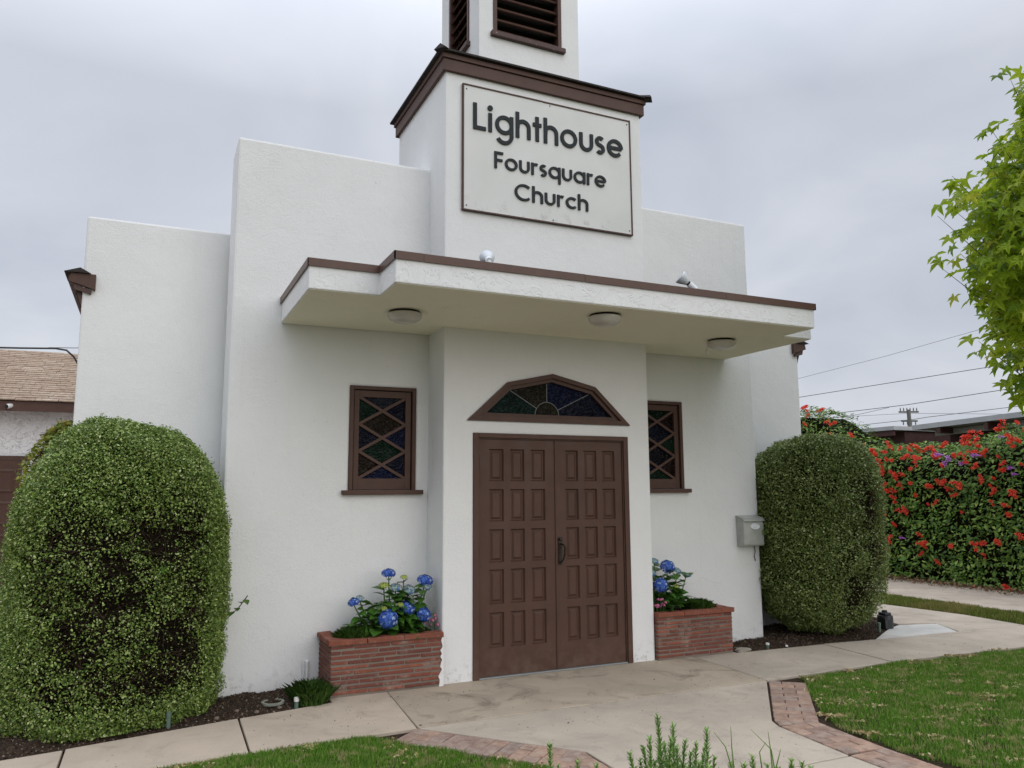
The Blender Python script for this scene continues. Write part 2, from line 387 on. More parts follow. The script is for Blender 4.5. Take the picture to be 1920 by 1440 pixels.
M_GRASS2 = leafmat('dry_strip_grass', [(0, (.08, .15, .018)), (.5, (.17, .22, .035)), (1, (.34, .31, .11))], .25, .6, .2, (1.5, .5, .65, (.42, .32, .14), .85))
M_VINE = leafmat('vine_leaf', [(0, (.04, .10, .014)), (.35, (.10, .21, .03)), (.75, (.20, .33, .055)), (1, (.36, .46, .10))], .22, .4)
M_RED = leafmat('red_trumpet_petal', [(0, (.58, .025, .022)), (.4, (.74, .045, .030)), (.8, (.82, .08, .035)), (1, (.80, .16, .06))], .25, .5)
M_PURP = leafmat('purple_petal', [(0, (.38, .10, .52)), (1, (.62, .28, .68))], .25, .5)
M_TREE = leafmat('star_leaf', [(0, (.12, .22, .015)), (.4, (.25, .38, .022)), (.75, (.43, .53, .035)), (1, (.62, .62, .08))], .55, .4, .4)
M_HYL = leafmat('hydrangea_leaf', [(0, (.03, .095, .014)), (.5, (.06, .16, .022)), (1, (.10, .22, .04))], .2, .35)
M_HBLUE = leafmat('hydrangea_blue', [(0, (.02, .055, .32)), (.45, (.05, .13, .50)), (.75, (.14, .26, .62)), (.92, (.35, .45, .68)), (1, (.55, .58, .60))], .15, .6)
M_HPALE = leafmat('hydrangea_pale', [(0, (.08, .2, .45)), (.4, (.25, .38, .42)), (.7, (.42, .50, .36)), (1, (.5, .56, .55))], .15, .6)
M_HLIME = leafmat('hydrangea_bud', [(0, (.30, .38, .06)), (1, (.48, .54, .12))], .15, .6)
M_PINK = leafmat('pink_petal', [(0, (.6, .12, .3)), (1, (.75, .3, .45))], .2, .6)
M_ROSE = leafmat('rosemary_needle', [(0, (.09, .20, .035)), (.5, (.18, .32, .06)), (1, (.32, .46, .14))], .25, .45)
M_MONDO = leafmat('mondo_grass', [(0, (.03, .08, .012)), (.6, (.06, .14, .02)), (1, (.13, .22, .04))], .2, .45)

# ------------------------------------------------------------------ setting: ground sheets
def struct(o): o['kind'] = 'structure'; return o
a = [(400*math.cos(k*math.pi/24), 400*math.sin(k*math.pi/24), -.12) for k in range(48)]
struct(obj('ground', mesh('ground', a, [tuple(range(48))]), M_TERR))
def slab(name, poly, z0, z1, mat, parent=None, bv=.006):
    return MB().prism(poly, z0, z1, 'z').build(name, mat, parent, bevel=bv)
side = bpy.data.objects.new('sidewalk', None); COL.objects.link(side); side['kind'] = 'structure'
slab('slab', [(-5.6, -1.32), (-3.84, -1.22), (-3.835, -.545), (-5.6, -.85)], -.1, .000, M_CON_A, side)
slab('slab', [(-3.825, -1.22), (-2.778, -1.12), (-2.762, -.305), (-3.82, -.54)], -.1, .003, M_CON_A, side)
slab('slab', [(-2.764, -1.12), (-1.672, -1.078), (-1.573, .1), (-2.05, .1), (-2.06, -.165), (-2.748, -.30)], -.1, .001, M_CON_A, side)
slab('landing_slab', [(-1.660, -1.068), (1.441, -1.068), (1.486, .25), (-1.558, .25)], -.1, .0, M_CON_B, side)
slab('slab', [(1.455, -1.068), (3.002, -1.03), (3.085, -.12), (1.99, -.065), (1.99, .2), (1.50, .2)], -.1, -.002, M_CON_D, side)
slab('slab', [(3.014, -1.03), (4.8, -1.14), (6.0, -1.3), (6.1, -.34), (4.95, -.26), (3.78, -.19), (3.097, -.12)], -.1, .002, M_CON_D, side)
slab('pale_slab', [(3.80, -.175), (5.02, -.245), (5.3, .22), (4.78, .34), (4.52, .24), (4.2, .06)], -.1, -.001, M_CON_E, side)
slab('slab', [(5.04, -.25), (6.1, -.325), (6.2, .5), (6.05, 1.9), (6.15, 9), (5.45, 9), (5.3, 1.55), (4.84, .38), (5.31, .25)], -.1, .001, M_CON_D, side)
walk = bpy.data.objects.new('front_walk', None); COL.objects.link(walk); walk['kind'] = 'structure'
slab('slab', [(-1.655, -1.080), (-.87, -2.0), (-.88, -2.76), (.535, -2.76), (.585, -2.12), (.635, -2.0), (1.435, -1.080)], -.1, -.002, M_CON_C, walk)
slab('slab', [(-.88, -2.772), (-.88, -5.2), (.53, -5.2), (.535, -2.772)], -.1, -.003, M_CON_C, walk)
# threshold where the walk meets older concrete: the crack filler is soil between slabs
struct(obj('joint_bed', MB().box(-5.6, 6.2, -1.4, .3, -.1, -.022).me('joint_bed'), M_SOIL))
struct(MB().box(-.95, .62, -5.2, -1.05, -.1, -.0265).build('walk_bed', M_SOIL))
# brick borders either side of the walk, one paver at a time
PV = []
for k in range(4):
    for L in (.196, .096):
        bm = bmesh.new(); bmesh.ops.create_cube(bm, size=1)
        for v in bm.verts:
            v.co.x *= L; v.co.y *= .097; v.co.z *= .06
            if v.co.z > 0: v.co.x += random.uniform(-.002, .002); v.co.y += random.uniform(-.002, .002)
        bmesh.ops.bevel(bm, geom=[e_ for e_ in bm.edges if e_.verts[0].co.z > 0 and e_.verts[1].co.z > 0], offset=.004, segments=1, affect='EDGES')
        me = bpy.data.meshes.new('paver'); bm.to_mesh(me); bm.free(); me.materials.append(M_PAVE); PV.append((L, me))
def border(name, path, sgn):
    root = bpy.data.objects.new(name, None); COL.objects.link(root); root['kind'] = 'structure'
    alt = 0
    for (a, b) in zip(path[:-1], path[1:]):
        a = Vector(a); b = Vector(b); d = (b-a).normalized(); nrm = Vector((-d.y, d.x))*sgn; n = max(0, round((b-a).length/.101)-1)
        for i in range(n+1):
            s = .05+.101*i
            c = a+d*s
            if alt % 3 == 2 and False: continue
            order = (.196, .096) if alt % 2 else (.096, .196)
            off = .006
            for L in order:
                me = random.choice([q for q in PV if q[0] == L])[1]
                p = c+nrm*(off+L/2); off += L+.005
                o = obj('paver', me, None, root, loc=(p.x, p.y, -.031+random.uniform(-.003, .003)))
                o.rotation_euler = (random.uniform(-.012, .012), random.uniform(-.012, .012), math.atan2(nrm.y, nrm.x)+random.uniform(-.02, .02))
            alt += 1
    return root
border('brick_border', [(1.447, -1.086), (.645, -2.005), (.592, -2.13), (.542, -2.76), (.538, -4.6)], 1)
border('brick_border', [(-1.672, -1.085), (-.885, -2.01), (-.89, -4.6)], -1)
struct(slab('paver_bed', [(1.40, -1.10), (.53, -2.05), (.5, -4.7), (.86, -4.7), (.9, -2.3), (1.74, -1.12)], -.1, -.012, M_SOIL, None, 0))
struct(slab('paver_bed', [(-1.62, -1.11), (-.85, -2.05), (-.87, -4.7), (-1.21, -4.7), (-1.2, -2.1), (-2.02, -1.14)], -.1, -.012, M_SOIL, None, 0))

BEDL = [(-4.45, -.68), (-3.83, -.552), (-2.755, -.312), (-2.05, -.18), (-2.05, .5), (-2.8, .5), (-2.8, 1.1), (-4.45, 1.1)]
BEDR = [(1.93, -.055), (3.09, -.115), (3.79, -.175), (4.2, .07), (4.5, .26), (4.84, .44), (5.28, 1.55), (5.42, 6), (4.0, 6), (4.0, 1.1), (2.7, 1.1), (2.7, .5), (1.93, .5)]
def bedz(V, D): return -.012+np.clip(D, 0, .3)*.10+.012*snoise(V, 3, 9)*(D > .03)+.009*snoise(V, 4, 28)*(D > .03)
struct(sheet('soil_bed', BEDL, .03, bedz, M_SOIL)); struct(sheet('soil_bed', BEDR, .035, bedz, M_SOIL, (1.9, 5.5, -.3, 1.7)))
struct(sheet('driveway', [(-14, -3), (-5.62, -1.5), (-5.62, -.86), (-4.46, -.66), (-4.46, 1.2), (-4.05, 1.2), (-4.05, 8), (-14, 8)], .4, lambda V, D: V[:, 0]*0-.03, M_CON_P))
LAWNL = [(-14, -2.9), (-5.6, -1.33), (-3.83, -1.225), (-2.78, -1.105), (-2.0, -1.085), (-1.19, -2.09), (-1.2, -4.65), (-.9, -4.8), (-.9, -9), (-14, -9)]
LAWNR = [(1.77, -1.085), (3.0, -1.035), (4.8, -1.145), (6.0, -1.3), (6.9, -1.3), (6.9, -9), (.55, -9), (.55, -4.75), (.86, -4.65), (.87, -2.5), (.93, -2.15)]
def lawnz(V, D): return -.022+np.clip(D, 0, .25)*.08+.006*snoise(V, 5, 6)*(D > .05)
struct(sheet('lawn', LAWNL, .12, lawnz, M_TURF)); struct(sheet('lawn', LAWNR, .12, lawnz, M_TURF))
STRIP = [(6.05, 9), (6.07, 1.9), (6.22, .5), (6.12, -.34), (6.02, -1.28), (6.92, -1.28), (7.0, 1.0), (7.05, 9)]
struct(sheet('grass_verge', STRIP, .15, lawnz, M_TURF))
struct(sheet('gravel_drive', [(6.93, -9), (9.6, -9), (9.6, 20), (7.06, 20), (7.06, 9), (7.01, 1.0), (6.93, -1.28)], .2, lambda V, D: -.03+.012*snoise(V, 8, 2.2), M_GRAV))

def blades(name, poly, n, h, wdt, mat, region, bare=0.05, z0=-.02, seed=1, lean=.6, zrise=.08):
    r = np.random.default_rng(seed)
    X = r.uniform(region[0], region[1], n); Y = r.uniform(region[2], region[3], n)
    D = polydist(poly, X, Y); ok = inside(poly, X, Y)
    P = np.stack([X, Y, 0*X], 1)
    ok &= D > bare*(.5+.5*snoise(P, seed+5, 7))
    clump = snoise(P, seed+9, 5)
    ok &= r.uniform(0, 1, n) < .78+.3*clump
    X, Y, D, P, clump = X[ok], Y[ok], D[ok], P[ok], clump[ok]; n = len(X)
    a = r.uniform(0, 2*np.pi, n); hh = h*r.uniform(.5, 1.25, n)*(1+.22*clump); le = r.uniform(0, lean, n)*hh; b = r.uniform(0, 2*np.pi, n)
    z = z0+np.clip(D, 0, .25)*zrise
    B = np.stack([X, Y, z], 1); d = np.stack([np.cos(a), np.sin(a), 0*a], 1)*(wdt*r.uniform(.6, 1.3, n))[:, None]
    mid = B+np.stack([np.cos(b)*le*.35, np.sin(b)*le*.35, hh*.6], 1)
    tip = B+np.stack([np.cos(b)*le, np.sin(b)*le, hh], 1)
    V = np.stack([B-d, B+d, mid+d*.7, tip, mid-d*.7], 1).reshape(-1, 3); i = np.arange(n)[:, None]*5
    me = npmesh(name, V, i+np.arange(5)[None, :])
    return obj(name, me, mat, kind='stuff')
g1 = blades('grass', LAWNL, 140000, .029, .0020, M_GRASS, (-3.9, -1.1, -2.9, -1.08), .03, seed=3)
tag(g1, 'short green lawn grass with dry tufts in the lower left foreground', 'grass')
g2 = blades('grass', LAWNR, 260000, .030, .0025, M_GRASS, (.8, 6.2, -4.3, -1.0), .09, seed=4)
tag(g2, 'green lawn with tan dry patches right of the front walk', 'grass')
g3 = blades('grass', STRIP, 60000, .05, .004, M_GRASS2, (6.0, 7.1, -1.3, 6), .05, seed=6)
tag(g3, 'narrow yellowing grass verge between side walk and gravel drive', 'grass')
g4 = blades('grass', LAWNL, 60000, .035, .003, M_GRASS, (-6.5, -.9, -6.2, -2.6), .03, seed=7)
tag(g4, 'lawn grass around the camera, below the picture edge', 'grass')

# ------------------------------------------------------------------ the church
ch = thing('church', 'white stucco church with stepped parapets, entrance canopy and brown trim', 'church', (0, 1, 0))
BL, BR, Y1, Y2 = -1.103, 1.058, .43, 1.0
PL, PR = -2.864, 2.794
WIN = [(-1.83, -1.222), (1.178, 1.786)]; WZ0, WZ1 = 1.624, 2.552
DX0, DX1, DZ = -.817, .795, 2.12
FAN = [(-.866, 2.243), (-.484, 2.592), (-.02, 2.694), (.439, 2.592), (.814, 2.243)]
def rect(x0, x1, z0, z1): return [(x0, z0), (x1, z0), (x1, z1), (x0, z1)]
obj('entrance_tower', wall_mesh('entrance_tower', [(BL, -.05), (DX0, -.05), (DX0, DZ), (DX1, DZ), (DX1, -.05), (BR, -.05), (BR, 5.53), (BL, 5.53)], [FAN], 0, 1.5, .3), M_ST, ch, bevel=.014)
obj('front_wall', wall_mesh('front_wall', rect(PL, PR, -.05, 4.708), [rect(*w_, WZ0, WZ1) for w_ in WIN], Y1, .93, .3), M_ST, ch, bevel=.02)
obj('wing_wall', MB().box(-4.03, 4.09, Y2, 1.28, -.05, 4.0).me('wing_wall'), M_ST, ch, bevel=.02)
obj('nave_wall', MB().box(-3.98, 4.04, 1.27, 16, -.05, 3.32).me('nave_wall'), M_ST, ch)
MB().add([(-4.1, 1.3, 3.36), (.03, 1.3, 4.0), (4.16, 1.3, 3.36), (-4.1, 16.2, 3.36), (.03, 16.2, 4.0), (4.16, 16.2, 3.36), (-4.1, 1.3, 3.4), (.03, 1.3, 4.05), (4.16, 1.3, 3.4), (-4.1, 16.2, 3.4), (.03, 16.2, 4.05), (4.16, 16.2, 3.4)],
         [(0, 1, 4, 3), (1, 2, 5, 4), (6, 9, 10, 7), (7, 10, 11, 8), (0, 6, 7, 1), (1, 7, 8, 2), (0, 3, 9, 6), (2, 8, 11, 5), (3, 4, 10, 9), (4, 5, 11, 10)]).build('nave_roof', M_ROOFD, ch)
for s, xw in ((-1, -4.03), (1, 4.09)):   # eave returns that poke past the parapet ends
    e = MB().prism([(xw-s*.10, 3.335), (xw+s*.105, 3.40), (xw+s*.09, 3.47), (xw-s*.10, 3.47)], Y2-.045, Y2-.004, 'y').build('eave_end', M_BR, ch)
    MB().prism([(xw-s*.07, 3.30), (xw+s*.055, 3.33), (xw+s*.07, 3.395), (xw-s*.07, 3.33)], Y2-.03, Y2-.004, 'y').build('eave_molding', M_BRW, e)
    MB().box(min(xw+s*.004, xw+s*.11), max(xw+s*.004, xw+s*.11), Y2-.02, 16, 3.40, 3.47).build('fascia_board', M_BR, e)
    MB().prism([(xw-s*.06, 3.472), (xw+s*.14, 3.472), (xw+s*.02, 3.515)], Y2-.07, Y2+.3, 'y').build('roofing_edge', M_ROOFD, e)
    MB().prism([(xw+s*.003, 3.2), (xw+s*.07, 3.39), (xw+s*.003, 3.39)], Y2+.02, Y2+.09, 'y').build('eave_bracket', M_BRW, e)
# --- canopy
CP = [(-2.453, .425), (-2.453, -.853), (-1.927, -.853), (-1.927, -1.268), (2.035, -1.268), (2.035, -.853), (2.416, -.853), (2.416, .425)]
can = MB().prism(CP, 3.07, 3.262, 'z').build('canopy', M_LACE, ch, bevel=.008)
def inset(poly, d):
    n = len(poly); r = []
    for i in range(n):
        p0, p, p1 = Vector(poly[i-1]), Vector(poly[i]), Vector(poly[(i+1) % n])
        a, b = (p-p0).normalized(), (p1-p).normalized(); na, nb = Vector((-a.y, a.x)), Vector((-b.y, b.x))
        k = na+nb; q = p+k*(d/(1+na.dot(nb))); r.append((q.x, q.y))
    return r
M_SOF = stucco('soffit_bounce_tint', .25, 0., (.88, .85, .70))  # cream base puts the warm ground bounce into the underside's colour
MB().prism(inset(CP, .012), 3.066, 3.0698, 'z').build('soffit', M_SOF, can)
MB().prism(inset(CP, .03), 3.262, 3.275, 'z').build('canopy_roofing', M_ROOFD, can)
OUT = inset(CP, -.014)
for i in range(7):
    a, b = Vector(OUT[i]), Vector(OUT[i+1]); d = (b-a).normalized(); n_ = Vector((-d.y, d.x)); L = (b-a).length
    cuts = [0, L]
    if i == 3: cuts = [0, .22, 1.55, 2.95, L]
    for j, (s0, s1) in enumerate(zip(cuts[:-1], cuts[1:])):
        p0 = a+d*(s0+(.001 if j else 0)); p1 = a+d*(s1-(.002 if s1 < L else 0)); dz = random.uniform(-.002, .002) if len(cuts) > 2 else 0
        if i % 2 == 0 and i not in (): p0 = p0+d*.0; p1 = p1
        MB().prism([p0, p1, p1+n_*.010, p0+n_*.010], 3.238+dz, 3.297+dz, 'z').build('drip_edge', M_DRIP, can)
# --- belfry on top: one shell with louvre openings
def shell(x0, x1, y0, y1, z0, z1, fh, sh, rev):
    mb = MB()
    def face(outer, hole, tr, inn):
        loops = [outer]+([hole] if hole else [])
        tris = tessellate_polygon([[Vector((p[0], p[1], 0)) for p in l] for l in loops]); fl = [p for l in loops for p in l]
        mb.add([tr(p) for p in fl], tris)
        if hole:
            for i in range(4):
                p, q = hole[i], hole[(i+1) % 4]; mb.add([tr(p), tr(q), inn(q), inn(p)], [(0, 1, 2, 3)])
    face(rect(x0, x1, z0, z1), rect(*fh), lambda p: (p[0], y0, p[1]), lambda p: (p[0], y0+rev, p[1]))
    face(rect(y0, y1, z0, z1), rect(*sh), lambda p: (x0, p[0], p[1]), lambda p: (x0+rev, p[0], p[1]))
    face(rect(y0, y1, z0, z1), rect(*sh), lambda p: (x1, p[0], p[1]), lambda p: (x1-rev, p[0], p[1]))
    face(rect(x0, x1, z0, z1), None, lambda p: (p[0], y1, p[1]), None)
    mb.add([(x0, y0, z1), (x1, y0, z1), (x1, y1, z1), (x0, y1, z1)], [(0, 1, 2, 3)])
    return fixn(mesh('belfry', mb.v, mb.f), 1e-5)
BX0, BX1, BY0, BY1 = -.60, .565, .40, 1.53
LF = (-.445, .352, 6.30, 7.75); LS = (.672, 1.268, 6.30, 7.75)
bf = obj('belfry', shell(BX0, BX1, BY0, BY1, 5.6, 8.1, LF, LS, .12), M_ST, ch)
box('louvre_shade_box', BX0+.16, BX1-.16, BY0+.16, BY1-.16, 6.2, 7.9, M_INT, bf)  # near-black box added to paint in the belfry's unlit inside
lv = bpy.data.objects.new('louvre', None); COL.objects.link(lv); lv.parent = bf; lv.location = Vector((0, BY0, 0))-wloc(bf)
fx0, fx1, fz0, fz1 = LF
for x0, x1 in ((fx0, fx0+.04), (fx1-.04, fx1)): box('louvre_stile', x0, x1, BY0-.012, BY0+.09, fz0, fz1, M_BR, lv)
box('louvre_sill', fx0-.03, fx1+.035, BY0-.045, BY0+.09, fz0-.055, fz0-.001, M_BRW, lv, bevel=.006)
k = 0; z = fz0+.015
while z < fz1-.05:
    MB().prism([(BY0+.0, z), (BY0+.014, z-.008), (BY0+.10, z+.075), (BY0+.086, z+.083)], fx0+.041, fx1-.041, 'x').build('louvre_slat', M_BR, lv); z += .128
lv2 = bpy.data.objects.new('louvre', None); COL.objects.link(lv2); lv2.parent = bf; lv2.location = Vector((BX0, 1, 0))-wloc(bf)
for y0, y1 in ((LS[0], LS[0]+.04), (LS[1]-.04, LS[1])): box('louvre_stile', BX0-.012, BX0+.09, y0, y1, fz0, fz1, M_BR, lv2)
box('louvre_sill', BX0-.045, BX0+.09, LS[0]-.03, LS[1]+.03, fz0-.055, fz0-.001, M_BRW, lv2, bevel=.006)
z = fz0+.015
while z < fz1-.05:
    MB().prism([(BX0+.0, z), (BX0+.014, z-.008), (BX0+.10, z+.075), (BX0+.086, z+.083)], LS[0]+.041, LS[1]-.041, 'y').build('louvre_slat', M_BR, lv2); z += .128
cx, cy = (BX0+BX1)/2, (BY0+BY1)/2
MB().add([(BX0-.12, BY0-.12, 8.1), (BX1+.12, BY0-.12, 8.1), (BX1+.12, BY1+.12, 8.1), (BX0-.12, BY1+.12, 8.1), (cx, cy, 9.0)],
         [(0, 1, 4), (1, 2, 4), (2, 3, 4), (3, 0, 4), (0, 3, 2, 1)]).build('belfry_roof', M_ROOFD, bf)
# --- tower eaves
te = MB()
TE0, TE1, TY0, TY1 = BL-.045, BR+.045, -.045, 1.545
rf = MB().add([(TE0-.04, TY0-.04, 5.672), (TE1+.04, TY0-.04, 5.672), (TE1+.04, TY1+.04, 5.672), (TE0-.04, TY1+.04, 5.672),
               (TE0-.04, TY0-.04, 5.69), (TE1+.04, TY0-.04, 5.69), (TE1+.04, TY1+.04, 5.69), (TE0-.04, TY1+.04, 5.69),
               (BX0, BY0, 5.82), (BX1, BY0, 5.82), (BX1, BY1, 5.82), (BX0, BY1, 5.82)],
              [(0, 1, 2, 3), (0, 4, 5, 1), (1, 5, 6, 2), (2, 6, 7, 3), (3, 7, 4, 0), (4, 8, 9, 5), (5, 9, 10, 6), (6, 10, 11, 7), (7, 11, 8, 4), (8, 11, 10, 9)]).build('tower_roof', M_ROOFD, ch)
def ring(name, d, z0, z1, mat):
    x0, x1, y0, y1 = BL-d, BR+d, -d, 1.5+d
    box(name, x0, x1, y0, -.003, z0, z1, mat, rf, bevel=.004); box(name, x0, x1, 1.503, y1, z0, z1, mat, rf, bevel=.004)
    box(name, x0, BL-.003, -.002, 1.502, z0, z1, mat, rf, bevel=.004); box(name, BR+.003, x1, -.002, 1.502, z0, z1, mat, rf, bevel=.004)
ring('fascia_board', .034, 5.502, 5.618, M_BR); ring('upper_fascia', .050, 5.620, 5.668, M_BR)
for px, py, sx in ((TE0-.03, TY0-.03, 1), (TE1+.03, TY0-.03, -1)):   # ridge-cap shingles curling over the corners
    MB().add([(px-sx*.06, py+.03, 5.665), (px+sx*.02, py-.07, 5.665), (px+sx*.17, py+.11, 5.735), (px+sx*.08, py+.21, 5.72), (px-sx*.01, py-.005, 5.725), (px+sx*.13, py+.155, 5.765)],
             [(0, 4, 5, 3), (4, 1, 2, 5), (0, 3, 2, 1), (0, 1, 4), (3, 5, 2)]).build('corner_cap', M_ROOFD, rf)
# --- side windows
WC = [dict(top='grey', l=('green', 'navy', 'brown'), r=('navy', 'blue', 'navy'), d=('brown', 'green'), bot='blue'),
      dict(top='green', l=('olive', 'maroon', 'navy'), r=('maroon', 'green', 'maroon'), d=('navy', 'violet'), bot='green')]
for (x0, x1), C_ in zip(WIN, WC):
    wn = bpy.data.objects.new('window', None); COL.objects.link(wn); wn.parent = ch; wn.location = Vector((x0, Y1, WZ0))-wloc(ch)
    f = MB(); t_ = .032
    f.box(x0-.004, x0+t_, Y1-.012, Y1+.10, WZ0, WZ1+.004).box(x1-t_, x1+.004, Y1-.012, Y1+.10, WZ0, WZ1+.004).box(x0+t_, x1-t_, Y1-.012, Y1+.10, WZ1-.03, WZ1+.004)
    f.build('frame', M_BR, wn, bevel=.003)
    sx0, sx1, sz0, sz1 = x0+.040, x1-.040, WZ0+.004, WZ1-.036; px0, px1, pz0, pz1 = x0+.086, x1-.092, 1.726, 2.456
    f = MB(); f.box(sx0, px0, Y1+.012, Y1+.05, sz0, sz1).box(px1, sx1, Y1+.012, Y1+.05, sz0, sz1).box(px0, px1, Y1+.012, Y1+.05, sz0, pz0).box(px0, px1, Y1+.012, Y1+.05, pz1, sz1)
    f.build('sash', M_BR, wn, bevel=.002)
    box('sill', x0-.062, x1+.066, Y1-.055, Y1+.05, WZ0-.042, WZ0-.001, M_BR, wn, bevel=.004)
    h = (pz1-pz0)/3; xm = (px0+px1)/2; zz = [pz1-h*i for i in range(4)]
    for i in range(3):
        for q, (u, v_) in enumerate((((px0, zz[i]), (px1, zz[i+1])), ((px1, zz[i]), (px0, zz[i+1])))):
            a_, b_ = Vector(u), Vector(v_); d = (b_-a_).normalized(); n_ = Vector((-d.y, d.x))*.0125
            y0 = Y1+.014+q*.0015
            MB().prism([a_+n_, a_-n_, b_-n_, b_+n_], y0, y0+.02, 'y').build('muntin', M_BR, wn)
    y0, y1 = Y1+.037, Y1+.042
    tri = [([(px0, zz[0]), (px1, zz[0]), (xm, zz[0]-h/2)], C_['top']), ([(px0, zz[3]), (xm, zz[3]+h/2), (px1, zz[3])], C_['bot'])]
    for i in range(3):
        tri.append(([(px0, zz[i]), (xm, zz[i]-h/2), (px0, zz[i+1])], C_['l'][i])); tri.append(([(px1, zz[i]), (px1, zz[i+1]), (xm, zz[i]-h/2)], C_['r'][i]))
    for i in range(2): tri.append(([(xm, zz[i+1]+h/2), (px0, zz[i+1]), (xm, zz[i+1]-h/2), (px1, zz[i+1])], C_['d'][i]))
    for p, c in tri:
        po = MB().prism(p, y0, y1, 'y').build('pane', GL[c], wn); po['label'] = f'{c} hammered stained glass pane'
# --- fanlight over the door
fl = bpy.data.objects.new('fanlight', None); COL.objects.link(fl); fl.parent = ch; fl.location = Vector((-.02, 0, 2.243))-wloc(ch)
def band(poly, d0, d1, y0, y1):
    A, B = inset(poly, d0), inset(poly, d1); n = len(poly); mb = MB()
    for i in range(n): mb.prism([A[i], A[(i+1) % n], B[(i+1) % n], B[i]], y0, y1, 'y')
    return mb
FC = FAN[::-1]; 
sgn = -1 if inset(FC, .05)[0][1] < FC[0][1] else 1
band(FC, -.006*sgn, .034*sgn, -.022, .05).build('frame', M_BR, fl)
band(FC, .0345*sgn, .068*sgn, .004, .06).build('inner_frame', M_BR, fl)
I = inset(FC, .060*sgn)          # glass outline, FC order: right bottom ... left bottom
I = I[::-1]; (lx, lz), (lsx, lsz), (ax, az), (rsx, rsz), (rx, rz) = I
cc = Vector((-.062, lz+.006)); rad = .125
def arc(a0, a1, n=8): return [(cc.x+rad*math.cos(math.radians(a0+(a1-a0)*k/n)), cc.y+rad*math.sin(math.radians(a0+(a1-a0)*k/n))) for k in range(n+1)]
def angle_to(p): return math.degrees(math.atan2(p[1]-cc.y, p[0]-cc.x))
aL, aA, aR = angle_to((lsx, lsz)), 90, angle_to((rsx, rsz))
top_ = (cc.x, az-(cc.x-ax)*0-.008)
pan = [([(lx, lz), *arc(180, aL), (lsx, lsz)], 'teal'), ([(lsx, lsz), *arc(aL, aA), (cc.x, lsz+(az-lsz)*(cc.x-lsx)/(ax-lsx))], 'olive'),
       ([(cc.x, lsz+(az-lsz)*(cc.x-lsx)/(ax-lsx)), *arc(aA, aR), (rsx, rsz), (ax, az)], 'blue'), ([(rsx, rsz), *arc(aR, 0), (rx, rz)], 'navy'), (arc(0, 180, 12), 'olive')]
for p, c in pan:
    tr = tessellate_polygon([[Vector((q[0], q[1], 0)) for q in p]])
    mb = MB().add([(q[0], .035, q[1]) for q in p], tr)
    for i in range(len(p)):
        u, v_ = p[i], p[(i+1) % len(p)]; mb.add([(u[0], .035, u[1]), (v_[0], .035, v_[1]), (v_[0], .040, v_[1]), (u[0], .040, u[1])], [(0, 1, 2, 3)])
    po = obj('pane', fixn(mesh('pane', mb.v, mb.f), 1e-5), GL[c], fl); po['label'] = f'{c} hammered stained glass pane'
for p in ([arc(aL, aL)[0], (lsx, lsz)], [arc(90, 90)[0], (cc.x, az)], [arc(aR, aR)[0], (rsx, rsz)], arc(180, 0, 14)):
    MB().tube([(q[0], .033, q[1]) for q in p], .0035, 5).build('came', M_CAME, fl)
# --- the double door
dr = bpy.data.objects.new('double_door', None); COL.objects.link(dr); dr.parent = ch; dr.location = Vector((0, 0, 0))-wloc(ch)
f = MB(); f.box(DX0-.006, DX0+.046, -.014, .12, .0, DZ+.006).box(DX1-.046, DX1+.006, -.014, .12, .0, DZ+.006).box(DX0+.046, DX1-.046, -.014, .12, DZ-.036, DZ+.006)
f.build('door_frame', M_DOOR, dr, bevel=.003)
f = MB(); f.box(DX0+.0465, DX0+.056, .002, .05, .0, DZ-.0365).box(DX1-.056, DX1-.0465, .002, .05, .0, DZ-.0365).box(DX0+.056, DX1-.056, .002, .05, DZ-.046, DZ-.0365)
f.build('door_stop', M_DOOR, dr)
box('threshold', DX0+.05, DX1-.05, -.012, .14, .0, .014, M_CAME, dr, bevel=.004)
ROWS = [(.253, .552), (.624, .920), (.981, 1.270), (1.340, 1.625), (1.697, 1.985)]
LEAF = [(-.758, .0035, [(-.661, -.520), (-.453, -.312), (-.245, -.100)]), (.0085, .737, [(.114, .252), (.316, .455), (.518, .657)])]
